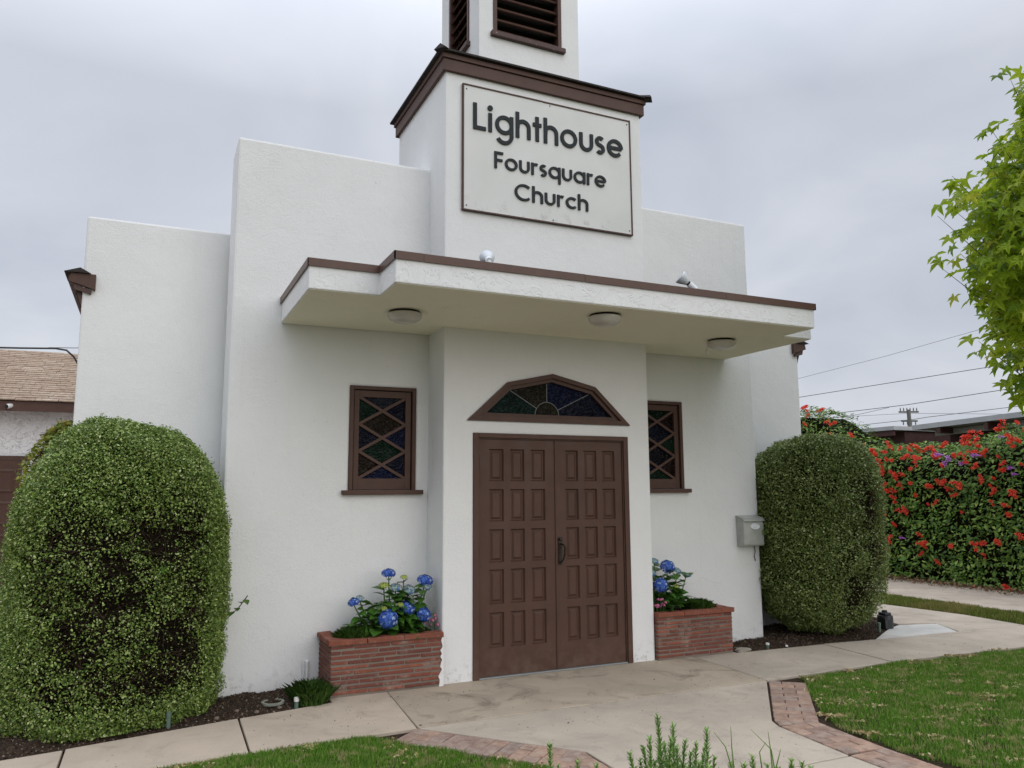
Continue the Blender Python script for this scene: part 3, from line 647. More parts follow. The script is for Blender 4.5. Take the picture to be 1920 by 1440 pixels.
for li, (x0, x1, cols) in enumerate(LEAF):
    f = MB(); xs = [x0]+[q for c in cols for q in c]+[x1]; ya, yb = .014, .050
    for i in range(0, len(xs), 2): f.box(xs[i], xs[i+1], ya, yb, .016, DZ-.048)
    zs = [.016]+[q for r_ in ROWS for q in r_]+[DZ-.048]
    for c in cols:
        for i in range(0, len(zs), 2): f.box(c[0], c[1], ya, yb, zs[i], zs[i+1])
    f.box(x0, x1, yb, yb+.012, .016, DZ-.048)
    lf = f.build('door_leaf', M_DOOR, dr)
    for c in cols:
        for r_ in ROWS:
            a0, a1, b0, b1 = c[0], c[1], r_[0], r_[1]; mb = MB()
            L = [(0.001, .0165), (.010, .034), (.020, .034), (.038, .022)]
            v = []
            for d, y in L: v += [(a0+d, y, b0+d), (a1-d, y, b0+d), (a1-d, y, b1-d), (a0+d, y, b1-d)]
            fs = [(4*i+j, 4*i+(j+1) % 4, 4*i+4+(j+1) % 4, 4*i+4+j) for i in range(3) for j in range(4)]+[(12, 13, 14, 15)]
            MB().add(v, fs).build('panel', M_DOOR, lf)
    xh = x0-.006 if li == 0 else x1+.006
    for zc in (.33, 1.08, 1.86): MB().lathe([(.008, -.055), (.008, .055)], 8, (xh, .008, zc)).build('hinge', M_DOOR, lf)
    if li == 0: box('astragal', x1-.004, x1+.006, .004, .0135, .016, DZ-.05, M_DOOR, lf)
    if li == 1:
        M_BRZ = plain('dark_bronze', (.05, .042, .036), .35, .3, 20, metal=.8)
        hd = bpy.data.objects.new('door_handle', None)
        hx = .046
        p = MB().prism([(hx-.026, 1.16), (hx+.03, 1.16), (hx+.03, 1.195), (hx+.02, 1.215), (hx-.018, 1.215), (hx-.026, 1.195)], .004, .0138, 'y')
        p.box(hx-.022, hx+.024, .006, .0138, .90, 1.16)
        p.lathe([(.016, 0), (.016, .02), (.011, .024)], 12, (hx, .006, 1.19), (0, -1, 0))
        p.tube([(hx+.004, .0, 1.14), (hx+.018, -.035, 1.125), (hx+.03, -.05, 1.095), (hx+.022, -.052, 1.03), (hx+.008, -.045, .97), (hx, -.02, .935), (hx, .008, .925)], [.010, .011, .014, .012, .010, .009, .011], 8)
        p.box(hx-.008, hx+.02, -.045, -.01, 1.136, 1.146)
        p.v = [(hx+(x-hx)*.82, y, 1.07+(z-1.07)*.8) for x, y, z in p.v]
        p.build('door_handle', M_BRZ, lf, bevel=.002)

# ------------------------------------------------------------------ sign with raised letters
M_SIGN, t, b, o_ = newmat('cream_sign_panel'); v = coord(t)
col = ramp(t, noise(t, v, 2.2, 4), [(.3, (.62, .625, .60)), (.7, (.69, .69, .665))])
sp = N(t, 'ShaderNodeSeparateXYZ'); t.links.new(v, sp.inputs[0])
gz = N(t, 'ShaderNodeMapRange'); gz.inputs[1].default_value = 4.18; gz.inputs[2].default_value = 4.34; gz.inputs[3].default_value = 1; gz.inputs[4].default_value = 0; t.links.new(sp.outputs[2], gz.inputs[0])
col = mixc(t, math_(t, 'MULTIPLY', gz.outputs[0], ramp(t, noise(t, v, 11, 6, .75), [(.53, 0.), (.7, .8)])), col, (.25, .23, .21))
t.links.new(col, b.inputs['Base Color']); b.inputs['Roughness'].default_value = .55; bump(t, b, noise(t, v, 30, 3), .12, .003)
M_LET = plain('dark_grey_letter', (.022, .027, .029), .6, .12, 14, spec=.2)
sg = thing('sign_board', 'cream sign board with raised dark grey lettering and thin brown frame', 'sign', (-.014, -.002, 4.172))
SX0, SX1, SZ0, SZ1 = -.944, .917, 4.172, 5.414
box('panel', SX0+.012, SX1-.012, -.024, -.003, SZ0+.012, SZ1-.012, M_SIGN, sg)
for x0, x1, z0, z1 in ((SX0, SX0+.015, SZ0, SZ1), (SX1-.015, SX1, SZ0, SZ1), (SX0+.0155, SX1-.0155, SZ0, SZ0+.015), (SX0+.0155, -.10, SZ1-.014, SZ1), (-.097, SX1-.0155, SZ1-.016, SZ1-.002)):
    box('frame_strip', x0, x1, -.032, -.0035, z0, z1, M_BRW if z1 < 4.3 else M_BR, sg, bevel=.002)
for x, z in ((SX0+.04, SZ1-.05), (SX1-.04, SZ1-.05), (SX0+.04, SZ0+.05), (SX1-.04, SZ0+.05), (-.02, SZ1-.035), (0, SZ0+.035)):
    MB().lathe([(.006, 0), (.006, .006)], 8, (x, -.024, z), (0, -1, 0)).build('screw', M_LET, sg)
W_ = .143; XH = .735; R_ = (XH-W_)/2
def A_(cx, cy, r, a0, a1, n=22): return [(cx+r*math.cos(math.radians(a0+(a1-a0)*k/n)), cy+r*math.sin(math.radians(a0+(a1-a0)*k/n))) for k in range(n+1)]
h = W_/2; bc = h+R_
GLY = {'L': ([[(h, 1), (h, h), (.50, h)]], .50), 'i': ([[(h, XH-.02), (h, 0)], 'dot'], W_+.03),
 'g': ([A_(bc, XH/2, R_, 0, 360), [(h+2*R_, XH), (h+2*R_, .0), *A_(bc, -.02, R_, -2, -150)[1:]]], 2*R_+W_),
 'h': ([[(h, 1), (h, 0)], [(h+.01, .36), *A_(h+.235, XH-h-.235, .235, 165, 0), (h+.47, 0)]], .47+W_),
 't': ([[(.18, .96), (.18, 0)], [(.0, XH-h-.02), (.36, XH-h-.02)]], .36), 'o': ([A_(bc, XH/2, R_, 0, 360)], 2*R_+W_),
 'u': ([[(h, XH), (h, .35), *A_(h+.235, h+.235, .235, 180, 360), (h+.47, XH)]], .47+W_),
 's': ([A_(.215, XH-h-.148, .145, 38, 270, 14)+A_(.215, h+.142, .142, 90, -142, 14)[1:]], .43),
 'e': ([[(h+.06, XH/2), (h+2*R_-.0, XH/2)], A_(bc, XH/2, R_, 0, 318)], 2*R_+W_),
 'F': ([[(h, 1), (h, 0)], [(h*2-.01, 1-h), (.50, 1-h)], [(h*2-.01, .5), (.46, .5)]], .50),
 'r': ([[(h, XH), (h, 0)], A_(h+.20, XH-h-.21, .20, 172, 62, 8)], .40), 'q': ([A_(bc, XH/2, R_, 0, 360), [(h+2*R_, XH), (h+2*R_, -.29)]], 2*R_+W_),
 'a': ([A_(bc, XH/2, R_, 0, 360), [(h+2*R_, XH), (h+2*R_, 0)]], 2*R_+W_), 'C': ([A_(.50, .5, .50-h+.01, 46, 314)], .87), 'c': ([A_(bc, XH/2, R_, 46, 314)], .62)}
def ribbon(mb, pts, wd, ya, yb, fx):
    P = [Vector(p) for p in pts]; closed = (P[0]-P[-1]).length < 1e-4
    if closed: P = P[:-1]
    n = len(P); Lf, Rt = [], []
    for i in range(n):
        d0 = (P[i]-P[i-1]).normalized() if (i > 0 or closed) else None; d1 = (P[(i+1) % n]-P[i]).normalized() if (i < n-1 or closed) else None
        d0 = d0 or d1; d1 = d1 or d0; n0, n1 = Vector((-d0.y, d0.x)), Vector((-d1.y, d1.x)); k = (n0+n1)/(1+n0.dot(n1))
        Lf.append(P[i]+k*wd/2); Rt.append(P[i]-k*wd/2)
    m_ = n if closed else n-1
    for i in range(m_):
        j = (i+1) % n; q = [fx(Lf[i]), fx(Lf[j]), fx(Rt[j]), fx(Rt[i])]
        v = [(p[0], ya, p[1]) for p in q]+[(p[0], yb, p[1]) for p in q]; fs = [(0, 1, 2, 3), (0, 4, 5, 1), (3, 2, 6, 7)]
        if not closed and i == 0: fs.append((0, 3, 7, 4))
        if not closed and i == m_-1: fs.append((1, 5, 6, 2))
        mb.add(v, fs)
def word(txt, x0, x1, zb, capz, gap=.10):
    tot = sum(GLY[c][1] for c in txt)+gap*(len(txt)-1); s = capz; kx = (x1-x0)/tot
    x = x0
    for c in txt:
        mb = MB(); st, adv = GLY[c]
        fx = lambda p, x=x: (x+p[0]*kx, zb+p[1]*s)
        for i, q in enumerate(st):
            ya = -.037-.0006*i
            if q == 'dot':
                mb.prism([fx((h+.105*math.cos(k*math.pi/9), .91+.105*math.sin(k*math.pi/9)*(kx/s))) for k in range(18)], ya, -.0245, 'y')
            else: ribbon(mb, q, W_, ya, -.0245, fx)
        obj('letter', fixn(mesh('letter', mb.v, mb.f), 1e-6), M_LET, sg)
        x += (adv+gap)*kx
word('Lighthouse', -.838, .818, 4.978, .262); word('Foursquare', -.622, .609, 4.630, .166); word('Church', -.411, .394, 4.352, .163)

# ------------------------------------------------------------------ lamps, flood lights, mailbox
M_DOME = plain('frosted_dome', (.58, .55, .50), .25, .08, 10); M_RIM = plain('lamp_rim', (.62, .58, .48), .4, .1, 10); M_WMET = plain('white_lamp_metal', (.72, .74, .76), .35, .06, 10)
for (x, y), lab in (((-1.60, -.43), 'round frosted ceiling lamp under the canopy above the left window'), ((-.03, -.98), 'round frosted ceiling lamp at the middle front of the canopy soffit'), ((1.60, -.49), 'round frosted ceiling lamp with dangling pull socket at the canopy right end')):
    lp = thing('ceiling_lamp', lab, 'lamp', (x, y, 3.066), 'lamps under the canopy')
    MB().lathe([(.125, 3.064), (.125, 3.052), (.118, 3.046)], 28, (x, y, 0)).build('base_ring', M_INT, lp)
    MB().lathe([(.138, 3.046), (.142, 3.040), (.140, 3.022), (.125, 3.0), (.10, 2.984), (.06, 2.974), (.02, 2.971)], 32, (x, y, 0)).build('glass_dome', M_DOME, lp, smooth=True)
    if x > 1:
        MB().tube([(x-.14, y+.02, 3.04), (x-.16, y+.02, 3.0), (x-.158, y+.02, 2.965)], .006, 6).lathe([(.012, 2.905), (.02, 2.92), (.02, 2.955), (.012, 2.967)], 10, (x-.158, y+.02, 0)).build('pull_socket', M_RIM, lp)
for (x, y), ax, lab in (((-1.115, -1.05), (.25, .85, .42), 'white floodlight on canopy roof below the sign, its round back showing'), ((.875, -1.02), (-.75, .25, .62), 'white floodlight on the canopy roof near the right end, tipped left')):
    fl_ = thing('floodlight', lab, 'floodlight', (x, y, 3.276), 'floodlights on the canopy roof')
    A = Vector(ax).normalized(); c0 = Vector((x, y, 3.385))
    MB().lathe([(.05, 3.275), (.05, 3.29), (.026, 3.30), (.022, 3.40)], 14, (x, y, 0)).build('base', M_WMET, fl_)
    MB().lathe([(.026, -.02), (.028, .05), (.026, .055)], 16, c0, A).build('lamp_holder', M_WMET, fl_, smooth=False)
    MB().lathe([(.022, .056), (.022, .07)], 16, c0, A).build('collar', M_INT, fl_)
    MB().lathe([(.024, .071), (.03, .085), (.05, .12), (.060, .15), (.062, .158), (.056, .162), (.03, .158)], 22, c0, A).build('bulb', plain('bulb_glass', (.60, .63, .66), .22, .05, 10), fl_, smooth=True)
M_MAIL = plain('grey_mailbox_metal', (.42, .43, .40), .4, .1, 12, metal=.3)
mbx = thing('mailbox', 'grey metal wall mailbox with oval emblem near the right wall corner', 'mailbox', (2.62, .4, 1.0))
X0, X1 = 2.475, 2.755
MB().prism([(.426, 1.0), (.315, 1.0), (.308, 1.02), (.308, 1.245), (.326, 1.295), (.426, 1.318)], X0, X1, 'x').build('body', M_MAIL, mbx, bevel=.005)
ld = MB().prism([(.425, 1.321), (.326, 1.298), (.299, 1.283), (.297, 1.268), (.303, 1.268), (.305, 1.279), (.325, 1.304), (.425, 1.329)], X0-.008, X1+.008, 'x').build('lid', M_MAIL, mbx)
em = MB(); ec = ((X0+X1)/2+.015, .3045, 1.21)
v = []; f = []; n = 28
for k, (rx, rz, yy) in enumerate(((.068, .034, 0), (.064, .032, -.006), (.055, .025, -.006), (.052, .023, -.001), (.030, .012, -.001), (.024, .009, -.007))):
    for j in range(n): a = 2*math.pi*j/n; v.append((ec[0]+rx*math.cos(a), ec[1]+yy, ec[2]+rz*math.sin(a)))
f = [(i*n+j, i*n+(j+1) % n, (i+1)*n+(j+1) % n, (i+1)*n+j) for i in range(5) for j in range(n)]+[tuple(range(5*n, 6*n))]
em.add(v, f).build('emblem', M_WMET, mbx)
MB().tube([(2.70, .41, .99), (2.715, .415, .93), (2.70, .418, .88), (2.72, .419, .83)], .004, 5).build('hanging_tendril', M_TWIG, mbx)

# ------------------------------------------------------------------ brick planters
BRK = {}
def brick_mesh(L, Wd, H, mat):
    k = (round(L, 2), round(Wd, 2), round(H, 3), mat.name, random.randint(0, 2))
    if k not in BRK:
        bm = bmesh.new(); bmesh.ops.create_cube(bm, size=1)
        for v in bm.verts:
            v.co.x = v.co.x*L+random.uniform(-.003, .003); v.co.y = v.co.y*Wd+random.uniform(-.002, .002); v.co.z = v.co.z*H+random.uniform(-.003, .003)
        bmesh.ops.bevel(bm, geom=bm.edges[:], offset=.003, segments=1, affect='EDGES')
        me = bpy.data.meshes.new('brick'); bm.to_mesh(me); bm.free(); me.materials.append(mat); BRK[k] = me
    return BRK[k]
def planter(x0, x1, lab, open_side):
    yf, yb, H = -.048, .425, .438
    root = thing('brick_planter', lab, 'planter', ((x0+x1)/2, yf, 0), 'brick planters beside the entrance')
    b_ = MB(); wl = .095
    b_.box(x0+.006, x1-.006, yf+.006, yf+wl, .0, H-.042)
    if open_side < 0: b_.box(x0+.006, x0+wl, yf+wl+.0005, yb, .0, H-.042)
    else: b_.box(x1-wl, x1-.006, yf+wl+.0005, yb, .0, H-.042)
    b_.build('mortar_core', M_MORT, root)
    nC = 10; ch_ = (H-.042-.012)/nC; bh = ch_-.014
    for c in range(nC):
        z = .012+ch_*(c+.5)
        x = x0 - (0, .17, .07, .22, .12)[c % 5]
        while x < x1-.02:
            a, b2 = max(x, x0), min(x+.305, x1)
            if b2-a > .03:
                o = obj('brick', brick_mesh(b2-a-.009, .07, bh, M_BRICK), None, root, loc=((a+b2)/2, yf+.035+random.uniform(-.004, .004), z+random.uniform(-.002, .002)))
                o.rotation_euler = (0, random.uniform(-.004, .004), random.uniform(-.004, .004))
            x += .305
        y = yf+.075-(0, .1)[c % 2]*1.2; xs = x0 if open_side < 0 else x1
        while y < yb-.02:
            a, b2 = max(y, yf+.075), min(y+.21, yb)
            if b2-a > .03:
                obj('brick', brick_mesh(b2-a-.009, .07, bh, M_BRICK), None, root, loc=(xs-open_side*.035, (a+b2)/2, z), rot=(0, 0, math.pi/2))
            y += .21
    zc = H-.021; x = x0-.018; xe = x1+.018 if open_side > 0 else x1
    if open_side > 0: x = x0
    xx = x
    while xx < xe-.05:
        L = min(.31, xe-xx); L = xe-xx if xe-xx-L < .06 else L
        obj('cap_brick', brick_mesh(L-.006, .115, .040, M_CAP), None, root, loc=(xx+L/2, yf+.043, zc+random.uniform(-.001, .001))); xx += L
    y = yf+.102; xs = x0-.018+.0575 if open_side < 0 else x1+.018-.0575
    while y < yb-.03:
        L = min(.17, yb-y); obj('cap_brick', brick_mesh(L-.006, .115, .040, M_CAP), None, root, loc=(xs, y+L/2, zc), rot=(0, 0, math.pi/2)); y += L
    xi0, xi1 = (x0+.1, x1) if open_side < 0 else (x0, x1-.1)
    struct_ = sheet('planter_soil', [(xi0-.01, yf+.09), (xi1, yf+.09), (xi1, yb), (xi0-.01, yb)], .03, lambda V, D: .405+.012*snoise(V, 9, 14), M_SOIL)
    struct_.parent = root; struct_.location = -wloc(root)
    xe_, sg_ = (x1, -1) if open_side < 0 else (x0, 1)
    q = random.Random(int(x0*100)); zs_ = [.0+.42*i/16 for i in range(17)]
    pts = [(xe_+sg_*(.008+q.uniform(0, .022)+(.03*q.random() if z < .12 else 0)), z) for z in zs_]
    if open_side < 0: MB().prism([(xe_, 0.)]+pts+[(xe_, .42)], yf-.0035, yf+.004, 'y').build('paint_smear', M_ST, root)
    return root
planter(-2.052, BL-.004, 'brick planter left of the double door holding hydrangeas', -1)
planter(BR+.004, 1.967, 'brick planter right of the double door with worn bricks', 1)

# ------------------------------------------------------------------ plants
def rnd_unit(n, r): d = r.normal(size=(n, 3)); return d/np.linalg.norm(d, axis=1)[:, None]
def leafcloud(name, P, Nn, size, mat, parent, r, asp=.55, jit=.7, kind='stuff', loc=None):
    n = len(P); nn = Nn+rnd_unit(n, r)*jit; nn /= np.linalg.norm(nn, axis=1)[:, None]
    t1 = rnd_unit(n, r); t1 -= nn*(t1*nn).sum(1)[:, None]; t1 /= np.linalg.norm(t1, axis=1)[:, None]; t2 = np.cross(nn, t1)
    s = (size*np.exp(r.normal(0, .28, n)))[:, None]
    V = np.stack([P-t1*s*.5, P+t2*s*asp*.5+nn*s*.08-t1*s*.05, P+t1*s*.5, P-t2*s*asp*.5+nn*s*.08-t1*s*.05], 1).reshape(-1, 3)
    F = np.arange(n)[:, None]*4+np.arange(4)[None, :]
    return obj(name, npmesh(name, V, F), mat, parent, kind=kind)
def twigs(name, A, B, rad, mat, parent):
    n = len(A); d = B-A; L = np.linalg.norm(d, axis=1)[:, None]; d = d/np.maximum(L, 1e-6)
    u = np.cross(d, np.array([.3, .5, .81])); u /= np.linalg.norm(u, axis=1)[:, None]; v = np.cross(d, u)
    ring = [u*rad, (-.5*u+.87*v)*rad, (-.5*u-.87*v)*rad]
    V = np.stack([A+q for q in ring]+[B+q*.35 for q in ring], 1).reshape(-1, 3); b = np.arange(n)[:, None]*6
    F = np.concatenate([b+np.array([[i, (i+1) % 3, 3+(i+1) % 3, 3+i]]) for i in range(3)])
    return obj(name, npmesh(name, V, F), mat, parent, kind='stuff')
def bush(name, lab, c, rx, ry, z0, z1, n, size, mat, seed, thin, pw=2.6, mu=2.5, md=5., cf=.46, base=.0, group=None):
    r = np.random.default_rng(seed); cx_, cy_ = c; cz = z0+(z1-z0)*cf; hu, hd = z1-cz, cz-z0; hz = (hu+hd)/2
    root = thing(name, lab, 'bush', (cx_, cy_, 0), group)
    def surf(k):
        d = rnd_unit(k, r)*np.array([1, 1, hz/((rx+ry)/2)]); d /= np.linalg.norm(d, axis=1)[:, None]
        upm = d[:, 2] > 0; H = np.where(upm, hu, hd); M_ = np.where(upm, mu, md)
        h2 = ((np.abs(d[:, 0])/rx)**pw+(np.abs(d[:, 1])/ry)**pw)**(1/pw); v2 = np.abs(d[:, 2])/H
        k_ = (h2**M_+v2**M_)**(1/M_); p = d/k_[:, None]
        hh = np.maximum(((np.abs(p[:, 0])/rx)**pw+(np.abs(p[:, 1])/ry)**pw)**(1/pw), 1e-4)
        f_ = hh**(M_-pw)
        g = np.sign(p)*np.stack([f_*np.abs(p[:, 0]/rx)**(pw-1)/rx, f_*np.abs(p[:, 1]/ry)**(pw-1)/ry, np.abs(p[:, 2]/H)**(M_-1)/H], 1)
        g /= np.linalg.norm(g, axis=1)[:, None]
        return p, g
    p, g = surf(n); W = p+np.array([cx_, cy_, cz])
    lump = snoise(W, seed+1, 4)*.030+snoise(W, seed+2, 11)*.016
    base_d = thin(W, g); dens = base_d+.24*snoise(W, seed+3, 6)+.12*snoise(W, seed+8, 17)
    ok = r.uniform(0, 1, n) < np.clip(dens, .05, 1)
    p, g, W, lump, base_d = p[ok], g[ok], W[ok], lump[ok], base_d[ok]; n = len(p)
    dep = np.where(r.uniform(0, 1, n) < .8, r.exponential(.032, n), r.uniform(.03, .16, n))-.012+r.normal(0, .008, n)
    dep = np.where((snoise(W, seed+31, 22) > .75) & (r.uniform(0, 1, n) < .5), -r.uniform(0, .045, n), dep)   # new shoots past the clipped face
    dep = dep+np.clip(.9-base_d, 0, 1)*r.uniform(0, .12, n)
    P = W+g*(lump-dep)[:, None]
    P[:, 2] = np.maximum(P[:, 2], .015)
    leafcloud('foliage', P, g*.38+np.array([0, 0, .75]), size, mat, root, r, .58, .95)
    # dry inner twigs
    k = 13000; p, g = surf(k); W = p+np.array([cx_, cy_, cz]); B = W-g*r.uniform(.03, .10, k)[:, None]
    tv = r.normal(0, .10, (k, 3)); tv -= g*(tv*g).sum(1)[:, None]
    A = B-g*r.uniform(.02, .12, k)[:, None]+tv-g*((tv**2).sum(1)/.6)[:, None]; A[:, 2] = np.maximum(A[:, 2], .02); B[:, 2] = np.maximum(B[:, 2], .02)
    twigs('twigs', A, B, .0026, M_TWIG, root)
    # solid near-black core, painting in the shade deep between the leaves
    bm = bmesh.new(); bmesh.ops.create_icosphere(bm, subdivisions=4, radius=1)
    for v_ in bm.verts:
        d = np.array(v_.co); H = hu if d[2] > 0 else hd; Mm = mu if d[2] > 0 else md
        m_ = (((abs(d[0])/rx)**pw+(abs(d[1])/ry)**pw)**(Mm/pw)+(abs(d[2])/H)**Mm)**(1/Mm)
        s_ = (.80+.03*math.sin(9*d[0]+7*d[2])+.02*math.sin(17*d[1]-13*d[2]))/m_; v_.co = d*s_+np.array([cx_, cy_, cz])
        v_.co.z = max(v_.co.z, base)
    me = bpy.data.meshes.new('shade_core'); bm.to_mesh(me); bm.free(); obj('shade_core', me, M_CORE, root, smooth=True)
    for i in range(4):
        a = i*1.7+seed; mbt = MB().tube([(cx_+.1*math.cos(a), cy_+.1*math.sin(a), -.02), (cx_+.14*math.cos(a), cy_+.14*math.sin(a), z0+.2), (cx_+.25*math.cos(a+.4), cy_+.25*math.sin(a+.4), z0+.6)], [.028, .022, .012], 7)
        mbt.build('stem', M_BARK, root)
    return root
def thinL(W, g):     # the shaded lower front has gone bare
    lo = np.clip((1.72-W[:, 2])/.4, 0, 1)*np.clip(-g[:, 1]*2.2-.5, 0, 1)*np.clip((W[:, 2]-.12)/.15, 0, 1); e = np.clip((np.abs(W[:, 0]+3.50)-.44)/.22, 0, 1)
    return .98-.80*lo*(1-.72*e)+.22*lo*snoise(W, 207, 8)
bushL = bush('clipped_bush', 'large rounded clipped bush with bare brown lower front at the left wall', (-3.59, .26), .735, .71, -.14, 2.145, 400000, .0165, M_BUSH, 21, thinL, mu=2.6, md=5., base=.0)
def thinR(W, g):
    lo = np.clip((1.95-W[:, 2])/.3, 0, 1)*np.clip(-g[:, 1]*2-.5, 0, 1)*np.clip(1-np.abs(W[:, 0]-3.78)/.55, 0, 1)**.5
    return .95-.78*lo+.20*lo*snoise(W, 209, 8)
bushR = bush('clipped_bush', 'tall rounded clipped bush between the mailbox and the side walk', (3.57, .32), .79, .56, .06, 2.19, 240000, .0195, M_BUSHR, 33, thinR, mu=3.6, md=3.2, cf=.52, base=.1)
bush('clipped_bush', 'yellow-green bush peeking out behind the large left bush', (-4.13, 1.95), .36, .6, .05, 2.27, 16000, .036, M_YBUSH, 41, lambda W, g: 1.+0*W[:, 0], base=.1)
# broad-leaved shoots growing through the left bush
def ovate(L, Wd, fold=.12, droop=.15):
    prof = [(0, 0), (.12, .55), (.35, 1), (.6, .82), (.85, .35), (1, 0)]
    v = []; f = []
    for s, w_ in prof:
        z = -droop*L*s*s
        v += [(s*L, w_*Wd/2, z+fold*Wd*w_), (s*L, 0, z), (s*L, -w_*Wd/2, z+fold*Wd*w_)]
    for i in range(len(prof)-1):
        f += [(3*i, 3*i+1, 3*i+4, 3*i+3), (3*i+1, 3*i+2, 3*i+5, 3*i+4)]
    me = fixn(mesh('leaf', v, f), 1e-6)
    for p in me.polygons: p.use_smooth = True
    return me
def orient(o, d, roll=0):
    o.rotation_euler = (Vector(d).to_track_quat('X', 'Z').to_matrix() @ Matrix.Rotation(roll, 3, 'X')).to_euler()
SHL = ovate(.075, .05); SHL.materials.append(leafmat('shoot_leaf', [(0, (.03, .10, .012)), (1, (.12, .22, .03))], .3))
for (x, y, z, nl, lab) in ((-3.28, -.335, 1.08, 8, 'broad-leaved green shoot in the middle of the left bush'), (-3.40, -.35, .52, 8, 'broad-leaved green shoot low in the left bush front'), (-3.78, -.345, .44, 7, 'small pale green shoot low at the left bush front'), (-2.74, .18, .74, 6, 'leafy shoot poking from the right edge of the left bush'), (-4.30, -.14, .40, 9, 'broad-leaved weed at the left foot of the left bush')):
    sh = thing('leafy_shoot', lab, 'shoot', (x, y, z-.15), 'shoots growing through the left bush')
    dx = .14 if x > -3 else 0
    MB().tube([(x-dx, y+.1, z-.15), (x, y+.01, z-.04), (x+dx*.5, y, z+.06)], .004, 5).build('stem', M_TWIG, sh)
    for i in range(nl):
        o = obj('leaf', SHL, None, sh, loc=Vector((x-dx, y+.1, z-.15)).lerp(Vector((x, y+.01, z-.04)), min(1, .7+.68*i/nl)) if .7+.68*i/nl < 1 else Vector((x, y+.01, z-.04)).lerp(Vector((x+dx*.5, y, z+.06)), min(1, (.7+.68*i/nl-1)*2.6))); a = random.uniform(0, 6.28)
        orient(o, (math.cos(a), -.5, random.uniform(-.3, .5))); o.scale = (random.uniform(.7, 1.1),)*3

# --- hydrangeas
HLEAF = [ovate(.115, .075), ovate(.095, .06, .15, .3), ovate(.075, .05)]
for q in HLEAF: q.materials.append(M_HYL)
def floret_head(rad, n, fs, mat, flat=1., seed=0):
    r = np.random.default_rng(seed); V = []; F = []
    for i in range(n):
        zc = 1-1.25*(i+.5)/n; a = 2.39996*i; q = math.sqrt(max(0, 1-zc*zc)); d = Vector((q*math.cos(a), q*math.sin(a), zc*flat)); nn = Vector((d.x, d.y, zc)).normalized()
        c = d*rad*(1+r.uniform(-.16, .1)); t1 = nn.orthogonal().normalized(); t1.rotate(Matrix.Rotation(r.uniform(0, 6.28), 3, nn)); t2 = nn.cross(t1)
        b = len(V); V.append(c)
        for k in range(8):
            aa = k*math.pi/4; rr = fs*(1 if k % 2 == 0 else .62); V.append(c+(t1*math.cos(aa)+t2*math.sin(aa))*rr+nn*(.12*fs if k % 2 == 0 else -.1*fs))
        for k in range(8): F.append((b, b+1+k, b+1+(k+1) % 8))
    me = mesh('flower_head', V, F); me.materials.append(mat); return me
HB = floret_head(.062, 110, .0145, M_HBLUE, .85, 1); HB2 = floret_head(.05, 80, .0135, M_HBLUE, .55, 2); HP = floret_head(.048, 60, .011, M_HPALE, .55, 3); HLm = floret_head(.033, 46, .008, M_HLIME, .5, 4)
def hydrangea(lab, base, heads, nleaf, spread):
    root = thing('hydrangea', lab, 'plant', base, 'hydrangeas in the brick planters'); bx_, by_, bz_ = base
    for (x, z, y, me, s, dirn) in heads:
        p = Vector((x, y, z)); st = Vector((bx_+(x-bx_)*.3, by_, bz_-.02)); mid = st.lerp(p, .55)+Vector(((x-bx_)*.15, 0, .02))
        MB().tube([st, mid, p-Vector((0, 0, .02))], [.007, .006, .005], 6).build('stem', M_HYL, root)
        o = obj('flower_head', me, None, root, loc=p); o.scale = (s*1.22,)*3
        o.rotation_euler = Vector((0, 0, 1)).rotation_difference(Vector(dirn)).to_euler()
        for t_ in (.22, .36, .50, .64, .78, .90):
            for sg_ in (0, math.pi):
                q = st.lerp(mid, t_/.55) if t_ < .55 else mid.lerp(p, (t_-.55)/.45)
                if q.z < bz_+.01: continue
                a = random.uniform(0, 6.28)+sg_; ax_ = abs(math.cos(a)) if bx_ > 0 and q.x < 1.28 else (-abs(math.cos(a)) if bx_ < 0 and q.x > -1.26 else math.cos(a)); l = obj('leaf', random.choice(HLEAF), None, root, loc=q); orient(l, (ax_, math.sin(a)-.35, random.uniform(-.15, .5)), random.uniform(-.5, .5)); l.scale = (random.uniform(1.0, 1.5),)*3
    for i in range(nleaf):
        a = random.uniform(0, 6.28); rr = random.uniform(.1, 1)*spread; q = (bx_+rr*math.cos(a)*1.25, by_+rr*math.sin(a)*.5, bz_+random.uniform(.02, .42)*(1-.75*rr/spread))
        q = (max(q[0], 1.21) if bx_ > 0 else min(q[0], -1.24), q[1], q[2])
        ax_ = abs(math.cos(a)) if bx_ > 0 and q[0] < 1.3 else (-abs(math.cos(a)) if bx_ < 0 and q[0] > -1.32 else math.cos(a))
        l = obj('leaf', random.choice(HLEAF), None, root, loc=q); orient(l, (ax_, math.sin(a)-.4, random.uniform(-.2, .6)), random.uniform(-.6, .6)); l.scale = (random.uniform(1.0, 1.6),)*3
F_ = (0, -.9, .45)
